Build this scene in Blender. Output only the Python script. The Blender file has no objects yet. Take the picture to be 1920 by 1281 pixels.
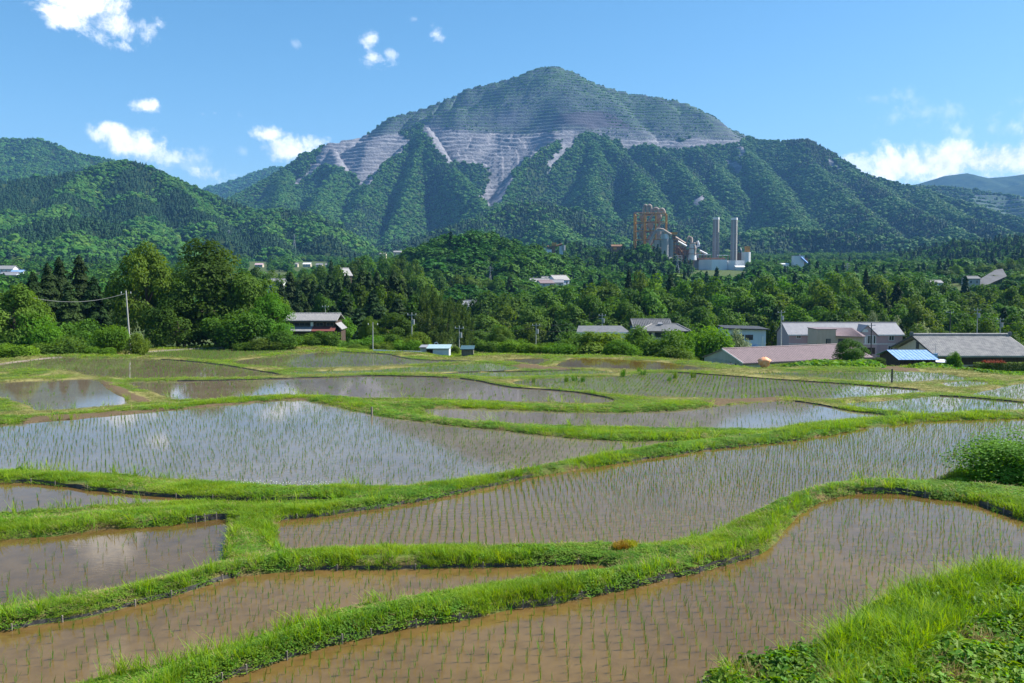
import bpy, math, random
import numpy as np
from mathutils import Vector

random.seed(7)
R = np.random.default_rng(11)
SC = bpy.context.scene
COL = SC.collection
rad = math.radians

# ------------------------------------------------------------------ camera
F = 1600.0                              # focal length in pixels of the 1920 wide photograph
PITCH = math.atan((640.5 - 517.0) / F)  # the camera looks slightly down
cam_data = bpy.data.cameras.new('camera')
cam_data.sensor_width = 36.0
cam_data.lens = 36.0 * F / 1920.0
cam_data.clip_start = 0.1
cam_data.clip_end = 60000
cam = bpy.data.objects.new('camera', cam_data)
cam.location = (0, 0, 0)
cam.rotation_euler = (math.pi / 2 - PITCH, 0, 0)
COL.objects.link(cam)
SC.camera = cam

def ray(px, py):
    u = (px - 960.0) / F
    v = (640.5 - py) / F
    return np.array([u, math.cos(PITCH) + v * math.sin(PITCH), -math.sin(PITCH) + v * math.cos(PITCH)])
def at(px, py, Y):
    d = ray(px, py)
    return d * (Y / d[1])
def on_level(px, py, z):
    d = ray(px, py)
    return d * (z / d[2])
def to_px(x, y, z):
    fw = y * math.cos(PITCH) - z * math.sin(PITCH)
    up = y * math.sin(PITCH) + z * math.cos(PITCH)
    return 960 + F * x / fw, 640.5 - F * up / fw

# ------------------------------------------------------------------ sky and sun
SUN_AZ, SUN_EL = rad(77), rad(46)       # azimuth to the right of the view direction
SUN_STRENGTH, SKY_STRENGTH = 5.0, 0.075
SC.view_settings.view_transform = 'Standard'
SC.view_settings.look = 'None'
SC.view_settings.exposure = 1.05
SC.view_settings.gamma = 1.0
SC.view_settings.use_curve_mapping = False

class NT:
    def __init__(s, tree):
        s.t = tree; s.n = tree.nodes; s.l = tree.links
    def new(s, typ, ins=None, **props):
        nd = s.n.new(typ)
        for k, v in props.items():
            setattr(nd, k, v)
        for k, v in (ins or {}).items():
            sock = nd.inputs[k]
            if hasattr(v, 'is_linked') or hasattr(v, 'links'):
                s.l.new(v, sock)
            else:
                sock.default_value = v
        return nd
    def m(s, op, a, b=0.0, c=None, clamp=False):
        ins = {0: a, 1: b}
        if c is not None:
            ins[2] = c
        return s.new('ShaderNodeMath', ins, operation=op, use_clamp=clamp).outputs[0]
    def smooth(s, v, lo, hi, o0=0.0, o1=1.0):
        return s.new('ShaderNodeMapRange', {'Value': v, 'From Min': lo, 'From Max': hi, 'To Min': o0, 'To Max': o1},
                     interpolation_type='SMOOTHSTEP').outputs[0]
    def mix(s, fac, a, b):
        nd = s.n.new('ShaderNodeMix'); nd.data_type = 'RGBA'
        for i, v in ((0, fac), (6, a), (7, b)):
            sock = nd.inputs[i]
            if hasattr(v, 'links'):
                s.l.new(v, sock)
            else:
                sock.default_value = v if not isinstance(v, tuple) or len(v) == 4 else (*v, 1)
        return nd.outputs[2]
    def noise(s, scale, vec=None, detail=4.0, rough=0.55, dist=0.0):
        nd = s.n.new('ShaderNodeTexNoise')
        nd.inputs['Scale'].default_value = scale; nd.inputs['Detail'].default_value = detail
        nd.inputs['Roughness'].default_value = rough; nd.inputs['Distortion'].default_value = dist
        if vec is not None:
            s.l.new(vec, nd.inputs['Vector'])
        return nd.outputs['Fac']

world = bpy.data.worlds.new('World')
SC.world = world
world.use_nodes = True
W = NT(world.node_tree)
W.n.clear()
sky = W.new('ShaderNodeTexSky', sky_type='NISHITA', sun_disc=False, sun_elevation=SUN_EL, sun_rotation=SUN_AZ,
            altitude=300.0, air_density=1.0, dust_density=0.55, ozone_density=3.2)
tc = W.new('ShaderNodeTexCoord').outputs['Generated']
sep = W.new('ShaderNodeSeparateXYZ', {0: tc})
azn = W.m('ARCTAN2', sep.outputs[0], sep.outputs[1])
eln = W.m('ARCSINE', sep.outputs[2])
n_big = W.noise(20.0, tc, 9.0, 0.66, 0.5)
n_fine = W.noise(85.0, tc, 7.0, 0.65)
n_puff = W.m('ADD', W.m('MULTIPLY', n_big, 0.72), W.m('MULTIPLY', n_fine, 0.28))
#        px    py   rx   ry  opacity
CLOUDS = [(165, 6, 95, 50, 1.0), (120, 28, 45, 26, 1.0), (215, 46, 75, 30, 1.0), (226, 84, 24, 11, .6), (262, 62, 28, 10, .7),
          (276, 197, 33, 13, .85), (210, 250, 40, 20, 1.0), (250, 272, 52, 23, 1.0), (300, 292, 55, 16, .6), (330, 296, 34, 9, .4), (375, 296, 14, 8, .4),
          (497, 252, 36, 16, .95), (535, 279, 58, 22, 1.0), (590, 268, 30, 9, .7), (395, 328, 42, 15, .65), (350, 305, 50, 16, .3), (455, 281, 12, 9, .3),
          (380, 214, 16, 5, .45), (403, 212, 9, 4, .35), (448, 216, 8, 7, .3),
          (692, 78, 13, 13, .7), (698, 108, 17, 14, .75), (735, 101, 13, 9, .55), (823, 66, 13, 15, .75), (556, 82, 9, 8, .2), (778, 36, 12, 6, .25),
          (1620, 312, 60, 18, .8), (1700, 312, 80, 32, 1.0), (1775, 306, 95, 34, 1.0), (1860, 300, 100, 36, 1.0), (1960, 296, 120, 38, 1.0), (2120, 300, 130, 36, 1.0),
          (1690, 330, 70, 18, .8), (1890, 244, 70, 24, .38), (1955, 222, 60, 34, .38), (1648, 183, 46, 13, .24), (1910, 190, 36, 12, .25), (1720, 212, 80, 14, .13),
          # the same kind of weather carries on beside and above the frame
          (-180, 40, 110, 42, 1.0), (-320, 230, 120, 40, .9), (250, -260, 120, 40, .7), (1500, -320, 140, 44, .6), (2350, 120, 90, 30, .7),
          (-700, 120, 160, 44, .9), (2700, 260, 160, 44, .9), (900, -520, 120, 40, .6)]
field = None
dirv = W.new('ShaderNodeCombineXYZ', {0: azn, 1: eln}).outputs[0]
levels = {}
for (px, py, rx, ry, op) in CLOUDS:
    d0 = ray(px, py); d0 = d0 / np.linalg.norm(d0)
    az, el = math.atan2(d0[0], d0[1]), math.asin(d0[2])
    k = math.cos(math.atan2(abs(px - 960), F)) ** 2
    ra, re = rx / F * k * 1.22, ry / F * 1.22 * math.sqrt(k)
    lv = min((1.0, .7, .42, .2), key=lambda v: abs(v - op))
    q = W.new('ShaderNodeVectorMath', {0: dirv, 1: (1 / ra, 1 / re, 0), 2: (-az / ra, -el / re, 0)}, operation='MULTIPLY_ADD').outputs[0]
    q = W.new('ShaderNodeVectorMath', {0: q}, operation='LENGTH').outputs['Value']
    levels[lv] = q if lv not in levels else W.m('MINIMUM', levels[lv], q)
for lv, q in levels.items():
    f = W.m('SUBTRACT', W.m('MULTIPLY_ADD', n_puff, 3.4, -0.7) if lv > .9 else W.m('MULTIPLY_ADD', n_puff, 7.5, -2.7), q)
    f = W.m('MULTIPLY', W.smooth(f, 0.0, 0.78 if lv > .9 else 1.4), lv)
    field = f if field is None else W.m('MAXIMUM', field, f)
shade = W.smooth(W.m('ADD', W.m('MULTIPLY', n_fine, 0.5), W.m('MULTIPLY', n_big, 0.5)), 0.36, 0.6)
ccol = W.mix(shade, (7.4, 7.8, 8.6), (11.5, 11.4, 11.2))
skyc = W.new('ShaderNodeHueSaturation', {'Hue': 0.490, 'Saturation': 1.21, 'Value': 1.10, 'Color': sky.outputs[0]}).outputs[0]
allc = W.mix(field, skyc, ccol)
bg = W.new('ShaderNodeBackground', {'Color': allc, 'Strength': SKY_STRENGTH})
wo = W.new('ShaderNodeOutputWorld', {'Surface': bg.outputs[0]})
world.cycles.sampling_method = 'MANUAL'
world.cycles.sample_map_resolution = 512

sd = bpy.data.lights.new('sun', 'SUN')
sd.energy = SUN_STRENGTH
sd.angle = rad(0.53)
sd.color = (1.0, 0.955, 0.88)
sun = bpy.data.objects.new('sun', sd)
sdir = Vector((math.sin(SUN_AZ) * math.cos(SUN_EL), math.cos(SUN_AZ) * math.cos(SUN_EL), math.sin(SUN_EL)))
sun.rotation_euler = sdir.to_track_quat('Z', 'Y').to_euler()
sun.location = (60, 40, 120)
COL.objects.link(sun)

cy = SC.cycles
cy.max_bounces = 4; cy.diffuse_bounces = 2; cy.glossy_bounces = 2; cy.transmission_bounces = 3
cy.volume_bounces = 0; cy.transparent_max_bounces = 6
cy.use_denoising = True
cy.caustics_reflective = False; cy.caustics_refractive = False
cy.sample_clamp_indirect = 6.0

# ------------------------------------------------------------------ helpers
def tag(o, label=None, cat=None, group=None, kind=None):
    if label: o['label'] = label
    if cat: o['category'] = cat
    if group: o['group'] = group
    if kind: o['kind'] = kind
    return o

def empty(name, loc, rz=0.0, **t):
    o = bpy.data.objects.new(name, None)
    o.location = tuple(float(v) for v in loc); o.rotation_euler = (0, 0, rz)
    o.empty_display_size = 0.2
    COL.objects.link(o)
    return tag(o, **t)

def obj(name, mesh, mats=None, parent=None, loc=None, rz=None, **t):
    o = bpy.data.objects.new(name, mesh)
    COL.objects.link(o)
    if mats is not None and not mesh.materials:
        for m_ in (mats if isinstance(mats, (list, tuple)) else [mats]):
            mesh.materials.append(m_)
    if parent is not None: o.parent = parent
    if loc is not None: o.location = tuple(float(v) for v in loc)
    if rz is not None: o.rotation_euler = (0, 0, rz)
    return tag(o, **t)

def np_mesh(name, verts, faces, smooth=False):
    """verts (n,3), faces (m,k) arrays -> mesh"""
    verts = np.asarray(verts, np.float32); faces = np.asarray(faces, np.int32)
    me = bpy.data.meshes.new(name)
    k = faces.shape[1]
    me.vertices.add(len(verts)); me.vertices.foreach_set('co', verts.ravel())
    me.loops.add(faces.size); me.loops.foreach_set('vertex_index', faces.ravel())
    me.polygons.add(len(faces)); me.polygons.foreach_set('loop_start', np.arange(0, faces.size, k, dtype=np.int32))
    me.polygons.foreach_set('loop_total', np.full(len(faces), k, np.int32))
    me.polygons.foreach_set('use_smooth', np.full(len(faces), smooth, bool))
    me.update(calc_edges=True)
    return me

class MB:
    """collects simple shapes into one mesh"""
    def __init__(s): s.v = []; s.f = []; s.sm = []
    def add(s, vs, fs, smooth=False):
        n = len(s.v); s.v += [tuple(float(c) for c in v) for v in vs]
        s.f += [tuple(i + n for i in f) for f in fs]; s.sm += [smooth] * len(fs); return s
    def box(s, x0, x1, y0, y1, z0, z1):
        return s.add([(x0, y0, z0), (x1, y0, z0), (x1, y1, z0), (x0, y1, z0), (x0, y0, z1), (x1, y0, z1), (x1, y1, z1), (x0, y1, z1)],
                     [(3, 2, 1, 0), (4, 5, 6, 7), (0, 1, 5, 4), (1, 2, 6, 5), (2, 3, 7, 6), (3, 0, 4, 7)])
    def prism(s, poly, d):
        """polygon of 3D points extruded by vector d"""
        n = len(poly); p = [np.array(q, float) for q in poly]; q = [a + np.array(d, float) for a in p]
        return s.add(p + q, [tuple(range(n))[::-1], tuple(range(n, 2 * n))] + [(i, (i + 1) % n, n + (i + 1) % n, n + i) for i in range(n)])
    def tube(s, pts, r, n=8, r1=None, caps=True):
        pts = [np.array(p, float) for p in pts]; m = len(pts); vs = []
        for i, p in enumerate(pts):
            t = pts[min(i + 1, m - 1)] - pts[max(i - 1, 0)]; t = t / (np.linalg.norm(t) + 1e-9)
            a = np.cross(t, (0, 0, 1.0) if abs(t[2]) < .95 else (1.0, 0, 0)); a /= np.linalg.norm(a); b = np.cross(t, a)
            rr = r if r1 is None else r + (r1 - r) * i / (m - 1)
            if isinstance(r, (list, tuple)): rr = r[i]
            vs += [p + rr * (math.cos(2 * math.pi * k / n) * a + math.sin(2 * math.pi * k / n) * b) for k in range(n)]
        fs = [(i * n + k, (i + 1) * n + k, (i + 1) * n + (k + 1) % n, i * n + (k + 1) % n) for i in range(m - 1) for k in range(n)]
        s.add(vs, fs, True)
        if caps: s.add(vs[:n], [tuple(range(n))]); s.add(vs[-n:], [tuple(range(n))[::-1]])
        return s
    def cyl(s, x, y, z0, z1, r, n=16, r1=None):
        return s.tube([(x, y, z0), (x, y, z1)], r, n, r1)
    def mesh(s, name):
        me = bpy.data.meshes.new(name); me.from_pydata(s.v, [], s.f)
        me.polygons.foreach_set('use_smooth', s.sm); me.update(); return me
    def build(s, name, mat, parent=None, **k):
        return obj(name, s.mesh(name), mat, parent, **k)

def _h(xi, yi, seed):
    n = (xi.astype(np.int64) * 374761393 + yi.astype(np.int64) * 668265263 + seed * 974711) & 0xFFFFFFFF
    n = ((n ^ (n >> 13)) * 1274126177) & 0xFFFFFFFF
    n = n ^ (n >> 16)
    return (n & 0xFFFFFF) / float(0xFFFFFF)
def vnoise(x, y, seed=0):
    x = np.asarray(x, float); y = np.asarray(y, float)
    xi = np.floor(x); yi = np.floor(y); fx = x - xi; fy = y - yi
    fx = fx * fx * fx * (fx * (fx * 6 - 15) + 10); fy = fy * fy * fy * (fy * (fy * 6 - 15) + 10)
    a = _h(xi, yi, seed); b = _h(xi + 1, yi, seed); c = _h(xi, yi + 1, seed); d = _h(xi + 1, yi + 1, seed)
    return (a + (b - a) * fx) * (1 - fy) + (c + (d - c) * fx) * fy
def fbm(x, y, octv=4, seed=0, gain=.5):
    s = 0; a = 1.0; t = 0
    for i in range(octv):
        s = s + a * vnoise(x, y, seed + i * 17); t += a; a *= gain; x = x * 2.03 + 5.2; y = y * 2.03 - 3.7
    return s / t
def ridged(x, y, octv=3, seed=0):
    s = 0; a = 1.0; t = 0
    for i in range(octv):
        s = s + a * (1 - np.abs(2 * vnoise(x, y, seed + i * 31) - 1)); t += a; a *= .5; x = x * 2.1 + 1.7; y = y * 2.1 + 9.1
    return s / t
def sstep(v, a, b):
    t = np.clip((v - a) / (b - a), 0, 1); return t * t * (3 - 2 * t)

# ------------------------------------------------------------------ materials
def new_mat(name):
    m = bpy.data.materials.new(name); m.use_nodes = True
    t = NT(m.node_tree); t.n.clear()
    return m, t, t.new('ShaderNodeOutputMaterial')
_MATS = {}
def mat(name, c1, c2=None, scale=3.0, rough=.75, bump=0.0, bscale=None, metal=0.0, spec=.3, streak=False, rnd=0.0):
    """noise-varied painted/solid surface; streak stretches the pattern downwards like rain marks"""
    if name in _MATS: return _MATS[name]
    m, t, out = new_mat(name)
    tcn = t.new('ShaderNodeTexCoord').outputs['Object']
    vec = tcn
    if streak:
        vec = t.new('ShaderNodeMapping', {'Vector': tcn, 'Scale': (1, 1, .12)}).outputs[0]
    c2 = c2 or tuple(v * .72 for v in c1)
    fac = t.smooth(t.noise(scale, vec, 6, .62), .33, .68)
    col = t.mix(fac, c1, c2)
    if rnd:
        oi = t.new('ShaderNodeObjectInfo').outputs['Random']
        col = t.new('ShaderNodeHueSaturation', {'Color': col, 'Value': t.m('ADD', 1 - rnd, t.m('MULTIPLY', oi, 2 * rnd))}).outputs[0]
    p = t.new('ShaderNodeBsdfPrincipled', {'Base Color': col, 'Roughness': rough, 'Metallic': metal, 'Specular IOR Level': spec})
    if bump:
        bn = t.new('ShaderNodeBump', {'Height': t.noise(bscale or scale * 4, tcn, 4, .6), 'Strength': bump, 'Distance': .05})
        t.l.new(bn.outputs[0], p.inputs['Normal'])
    t.l.new(p.outputs[0], out.inputs[0])
    _MATS[name] = m
    return m

def leaf_mat(name, dark, light, trans=.35, scale=.6, rnd=.22, hue=.02, yellow=None, spec=.10, world=0.0):
    """foliage: diffuse with light coming through the leaves, tint varied per plant and in patches"""
    m, t, out = new_mat(name)
    tcn = t.new('ShaderNodeTexCoord').outputs['Object']
    fac = t.smooth(t.noise(scale, tcn, 3, .6), .32, .68)
    if world:   # patches of different tone across the land
        wp = t.new('ShaderNodeNewGeometry').outputs['Position']
        fac = t.m('ADD', t.m('MULTIPLY', fac, .45), t.m('MULTIPLY', t.smooth(t.noise(world, wp, 4, .6), .36, .64), .55))
    col = t.mix(fac, dark, light)
    oi = t.new('ShaderNodeObjectInfo').outputs['Random']
    if yellow:
        col = t.mix(t.smooth(oi, .8, 1.0), col, yellow)
    hs = t.new('ShaderNodeHueSaturation', {'Color': col, 'Hue': t.m('ADD', .5 - hue, t.m('MULTIPLY', t.m('FRACT', t.m('MULTIPLY', oi, 7.31)), 2 * hue)),
                                          'Value': t.m('ADD', 1 - rnd, t.m('MULTIPLY', oi, 2 * rnd))}).outputs[0]
    d = t.new('ShaderNodeBsdfPrincipled', {'Base Color': hs, 'Roughness': .62, 'Specular IOR Level': spec})
    tr = t.new('ShaderNodeBsdfTranslucent', {'Color': t.new('ShaderNodeHueSaturation', {'Color': hs, 'Hue': .485, 'Saturation': 1.15, 'Value': 1.35}).outputs[0]})
    mx = t.new('ShaderNodeMixShader', {0: trans, 1: d.outputs[0], 2: tr.outputs[0]})
    t.l.new(mx.outputs[0], out.inputs[0])
    return m

def scatter(name, pts, rots, scl, idx, protos, **t):
    """one object that repeats small plants over points (uncountable stuff)"""
    col = bpy.data.collections.new(name + '_kinds')
    for i, (me, mt) in enumerate(protos):
        if mt is not None and not me.materials: me.materials.append(mt)
        o = bpy.data.objects.new('%s_kind_%02d' % (name, i), me); col.objects.link(o)
    pts = np.asarray(pts, np.float32); n = len(pts)
    me = bpy.data.meshes.new(name); me.vertices.add(n); me.vertices.foreach_set('co', pts.ravel())
    a = me.attributes.new('rot', 'FLOAT_VECTOR', 'POINT'); a.data.foreach_set('vector', np.asarray(rots, np.float32).ravel())
    scl = np.asarray(scl, np.float32)
    if scl.ndim == 1: scl = np.repeat(scl[:, None], 3, 1)
    a = me.attributes.new('scl', 'FLOAT_VECTOR', 'POINT'); a.data.foreach_set('vector', scl.ravel())
    a = me.attributes.new('idx', 'INT', 'POINT'); a.data.foreach_set('value', np.asarray(idx, np.int32))
    ng = bpy.data.node_groups.new(name + '_nodes', 'GeometryNodeTree')
    ng.interface.new_socket('Geometry', in_out='INPUT', socket_type='NodeSocketGeometry')
    ng.interface.new_socket('Geometry', in_out='OUTPUT', socket_type='NodeSocketGeometry')
    g = NT(ng); i = g.new('NodeGroupInput'); u = g.new('NodeGroupOutput')
    ci = g.new('GeometryNodeCollectionInfo', {'Collection': col, 'Separate Children': True, 'Reset Children': True})
    na = lambda nm, dt: g.new('GeometryNodeInputNamedAttribute', {'Name': nm}, data_type=dt).outputs[0]
    er = g.new('FunctionNodeEulerToRotation', {0: na('rot', 'FLOAT_VECTOR')})
    ip = g.new('GeometryNodeInstanceOnPoints', {'Points': i.outputs[0], 'Instance': ci.outputs[0], 'Pick Instance': True,
                                                'Instance Index': na('idx', 'INT'), 'Rotation': er.outputs[0], 'Scale': na('scl', 'FLOAT_VECTOR')})
    g.l.new(ip.outputs[0], u.inputs[0])
    o = obj(name, me, None, **t)
    md = o.modifiers.new('scatter', 'NODES'); md.node_group = ng
    return o

def zrots(n, tilt=.0):
    r = np.zeros((n, 3)); r[:, 2] = R.uniform(0, 6.283, n)
    if tilt: r[:, 0] = R.normal(0, tilt, n); r[:, 1] = R.normal(0, tilt, n)
    return r
# ------------------------------------------------------------------ the lie of the land
_BR = np.array([0, 4, 7, 9.5, 12, 14, 26, 36, 54, 92, 112, 127, 140, 165, 200, 260, 350, 500, 700, 1000, 1300, 2000, 3000, 13000.])
_BZ = np.array([-1.65, -2.9, -4.1, -5.0, -6.0, -6.6, -7.9, -8.8, -9.7, -10.9, -11.3, -11.9, -13.2, -14.4, -18.0, -22, -24, -17, -9, 2, 12, 40, 60, 60])
def base_z(x, y):
    r = np.hypot(x, y)
    z = np.interp(r, _BR, _BZ)
    tilt = sstep(r, 95, 180) * (1 - sstep(r, 260, 500))
    return z - np.clip(x, -60, 95) * .030 * tilt - 2.3 * sstep(x, 14, 46) * sstep(y, 119, 133) * (1 - sstep(r, 165, 240)) - 2.5 * np.exp(-((x - 28.5) / 8) ** 2 - ((y - 125) / 15) ** 2)

# name: (drop below camera, outline in photo pixels, rice row angle, rice density, mud tone, algae)
PADDY = {
 'near':    (6.6, [(300,1330),(390,1281),(480,1252),(560,1227),(640,1203),(760,1178),(900,1155),(960,1143),(1060,1128),(1150,1110),(1240,1090),(1290,1080),(1350,1062),(1425,1040),(1452,1018),(1468,995),(1490,970),(1520,950),(1560,934),(1620,924),(1700,927),(1760,936),(1830,945),(1920,975),(2030,1010),(2040,1040),(1920,1072),(1850,1092),(1750,1122),(1660,1152),(1610,1182),(1590,1210),(1560,1232),(1480,1250),(1400,1268),(1330,1292),(1280,1400),(200,1400)], .30, 1.0, 1.0, .0),
 'second':  (6.9, [(-250,1235),(-120,1208),(0,1183),(100,1166),(160,1158),(250,1135),(330,1115),(400,1092),(450,1081),(540,1071),(640,1068),(760,1066),(860,1063),(960,1063),(1040,1059),(1100,1058),(1140,1061),(1152,1068),(1140,1075),(1100,1082),(1000,1098),(900,1113),(800,1125),(700,1140),(620,1157),(560,1180),(480,1210),(400,1235),(330,1255),(250,1270),(170,1292),(-50,1370),(-300,1400)], .22, .9, 1.0, .0),
 'cloudy':  (7.4, [(-260,1032),(-120,1022),(0,1013),(100,1005),(200,992),(300,986),(380,978),(424,974),(428,990),(424,1020),(420,1045),(402,1064),(330,1086),(240,1110),(150,1127),(60,1141),(0,1147),(-120,1165),(-280,1190)], .2, .25, .8, .0),
 'wedge':   (7.9, [(-260,900),(-120,903),(0,907),(60,905),(140,915),(230,925),(330,932),(420,937),(520,940),(600,939),(645,941),(600,945),(540,947),(470,949),(400,946),(340,947),(270,950),(200,953),(100,960),(0,969),(-120,978),(-260,990)], .1, .3, .9, .0),
 'curved':  (7.7, [(519,978),(560,971),(640,963),(760,945),(860,925),(960,902),(1060,884),(1160,869),(1240,856),(1320,844),(1400,836),(1500,825),(1600,807),(1680,796),(1760,789),(1840,787),(1920,785),(2040,788),(2150,800),(2150,870),(2000,880),(1850,892),(1770,902),(1735,908),(1680,907),(1640,905),(1580,910),(1500,930),(1430,960),(1370,992),(1300,1016),(1200,1030),(1100,1035),(1000,1038),(900,1040),(800,1040),(700,1040),(600,1038),(535,1040),(520,1012)], .42, 1.25, 1.0, .0),
 'large':   (8.5, [(-300,815),(-120,805),(0,797),(100,790),(200,781),(300,771),(400,762),(500,753),(570,751),(625,761),(690,775),(760,786),(860,798),(960,809),(1060,820),(1130,825),(1220,827),(1300,826),(1330,827),(1230,836),(1150,848),(1060,873),(980,893),(900,907),(820,914),(740,917),(680,917),(600,914),(500,912),(400,907),(300,900),(200,893),(100,888),(0,884),(-120,882),(-300,884)], .15, .75, .65, .0),
 'strip':   (9.0, [(785,769),(840,765),(950,768),(1060,772),(1150,773),(1240,771),(1320,764),(1400,757),(1450,753),(1490,753),(1540,760),(1600,771),(1660,779),(1676,784),(1640,796),(1540,804),(1440,806),(1350,805),(1250,804),(1150,803),(1060,801),(960,796),(880,791),(820,783)], .12, .35, .7, .05),
 'corner':  (9.2, [(-120,722),(-40,718),(0,717),(80,714),(160,711),(184,716),(208,733),(236,752),(228,759),(150,765),(78,770),(50,760),(0,744),(-60,738),(-130,734)], .1, .08, .75, .0),
 'bright':  (9.4, [(240,717),(330,715),(440,713),(540,710),(640,707),(700,705),(760,706),(840,708),(900,716),(960,727),(1040,732),(1100,739),(1150,750),(1135,755),(1060,756),(960,753),(860,749),(760,747),(660,747),(600,747),(540,739),(440,746),(360,750),(330,749),(285,735)], .05, .22, .75, .3),
 'pale':    (9.5, [(1585,758),(1650,752),(1700,748),(1760,743),(1830,747),(1920,755),(2010,762),(2020,785),(1920,780),(1840,781),(1770,778),(1690,776)], .3, 1.5, .7, .1),
 'wide':    (9.8, [(960,716),(1040,709),(1150,706),(1200,701),(1270,699),(1350,704),(1450,711),(1550,718),(1620,723),(1720,731),(1735,734),(1690,739),(1600,745),(1500,749),(1400,749),(1300,746),(1180,742),(1100,736),(1015,730)], .1, 1.0, .65, .55),
 'gleam':   (9.9, [(1820,741),(1870,728),(1920,719),(2010,712),(2060,755),(1920,753),(1880,748)], .35, 1.5, .65, .1),
 'dim':     (10.0, [(-90,694),(-30,687),(0,683),(60,675),(120,670),(220,671),(300,674),(380,680),(440,688),(500,698),(526,704),(440,709),(340,712),(250,713),(200,710),(160,702),(130,696),(60,692),(0,694),(-60,700)], .0, .5, .55, .5),
 'sliver':  (10.0, [(545,698),(620,695),(700,693),(800,686),(880,682),(930,682),(975,692),(900,696),(800,698),(700,700),(620,702),(565,702)], .0, 1.0, .7, .9),
 'lens':    (10.1, [(830,702),(900,698),(1000,697),(1090,694),(1150,697),(1172,699),(1080,703),(960,707),(900,706)], .05, 1.0, .8, .9),
 'far_row': (10.6, [(1400,700),(1500,698),(1600,697),(1720,698),(1770,700),(1812,712),(1740,715),(1650,717),(1560,711),(1480,706)], .2, 1.5, .7, .5),
 'scrap':   (10.3, [(1768,718),(1830,715),(1852,720),(1790,726)], .2, 1.5, .7, .3),
 'grey':    (10.6, [(430,680),(500,669),(560,663),(610,659),(680,662),(730,665),(755,671),(790,675),(860,677),(905,678),(860,682),(780,686),(700,689),(600,691),(520,690),(470,688)], .0, .5, .5, .3),
 'top':     (10.9, [(225,667),(290,659),(370,654),(450,652),(540,653),(585,656),(540,661),(470,668),(415,677),(340,674),(280,671)], .0, .9, .6, .9),
 'ploughed':(10.7, [(1045,686),(1075,672),(1140,673),(1230,678),(1300,687),(1330,692),(1240,697),(1150,694),(1100,692)], .0, .0, .9, .0),
 'puddle':  (10.9, [(945,674),(1030,672),(1012,683),(975,680)], .0, .0, .9, .0),
}
def closed_spline(p, k=3):
    p = np.array(p, float); n = len(p); out = []
    for i in range(n):
        a, b, c, d = p[i - 1], p[i], p[(i + 1) % n], p[(i + 2) % n]
        for j in range(k):
            t = j / k
            out.append(.5 * ((2 * b) + (c - a) * t + (2 * a - 5 * b + 4 * c - d) * t * t + (3 * b - a - 3 * c + d) * t ** 3))
    return np.array(out)
PW = {}
for nm, (dr, pl, *_r) in PADDY.items():
    sp = closed_spline(pl)
    w = np.array([on_level(a, b, -dr)[:2] for a, b in sp])
    # uneven hand-dug edges
    amp = .05 + .0025 * np.hypot(w[:, 0], w[:, 1])
    w = w + amp[:, None] * np.stack([vnoise(w[:, 0] * 1.1, w[:, 1] * 1.1, 3) - .5, vnoise(w[:, 0] * 1.1, w[:, 1] * 1.1, 9) - .5], 1) * 1.3
    PW[nm] = w

def poly_sd(px, py, P, far=14.0):
    """signed distance (inside negative) of points to polygon P; rough beyond `far`"""
    x0, y0 = P.min(0) - far; x1, y1 = P.max(0) + far
    out = np.full(px.shape, far + 1.0)
    sel = (px > x0) & (px < x1) & (py > y0) & (py < y1)
    if not sel.any(): return out
    X = px[sel]; Y = py[sel]; d2 = np.full(X.shape, 1e18); ins = np.zeros(X.shape, bool)
    n = len(P)
    for i in range(n):
        ax, ay = P[i]; bx, by = P[(i + 1) % n]
        ex, ey = bx - ax, by - ay; L = ex * ex + ey * ey + 1e-12
        t = np.clip(((X - ax) * ex + (Y - ay) * ey) / L, 0, 1)
        d2 = np.minimum(d2, (X - ax - t * ex) ** 2 + (Y - ay - t * ey) ** 2)
        if ay != by:
            ins ^= ((ay > Y) != (by > Y)) & (X < ex * (Y - ay) / ey + ax)
    d = np.sqrt(d2)
    out[sel] = np.where(ins, -d, d)
    return out

NAZ, NR = 780, 520
AZ = np.linspace(rad(-51), rad(51), NAZ)
RR0, RR1 = 3.5, 170.0
LR = np.linspace(math.log(RR0), math.log(RR1), NR)
gx = (np.exp(LR)[:, None] * np.sin(AZ)[None, :]).ravel()
gy = (np.exp(LR)[:, None] * np.cos(AZ)[None, :]).ravel()
smin = np.full(gx.shape, 99.0); wz = np.zeros(gx.shape); ww = np.zeros(gx.shape); inz = np.full(gx.shape, np.nan)
sid = np.full(gx.shape, -1)
for i_, (nm, w) in enumerate(PW.items()):
    s = poly_sd(gx, gy, w)
    z = -PADDY[nm][0]
    k = 1.0 / (np.maximum(s, 0) + .04) ** 3
    k[s > 14] = 0
    wz += k * z; ww += k
    ins = s < 0
    inz[ins] = z
    sid[s < smin] = i_
    smin = np.minimum(smin, s)
bz = base_z(gx, gy)
fz = np.where(ww > 0, wz / np.maximum(ww, 1e-9), bz)
gr = np.hypot(gx, gy)
# bund crown: rises from the water line, rounded on top
bundh = .06 + .13 * sstep(gr, 60, 12) + .08 * (fbm(gx * .35, gy * .35, 3, 5) - .4)
lip = bundh * sstep(smin, -.02, .20 + .002 * gr)
fade = sstep(smin, 2.5, 11)
hz = fz * (1 - fade) + bz * fade + lip * (1 - .6 * fade)
hz += (fbm(gx * 1.3, gy * 1.3, 3, 21) - .5) * .12 * sstep(smin, .1, .8)
hz += (fbm(gx * .25, gy * .25, 3, 22) - .5) * .7 * fade
inside = ~np.isnan(inz)
hz = np.where(inside, inz - .16 * sstep(-smin, -.02, .25), hz)
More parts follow.
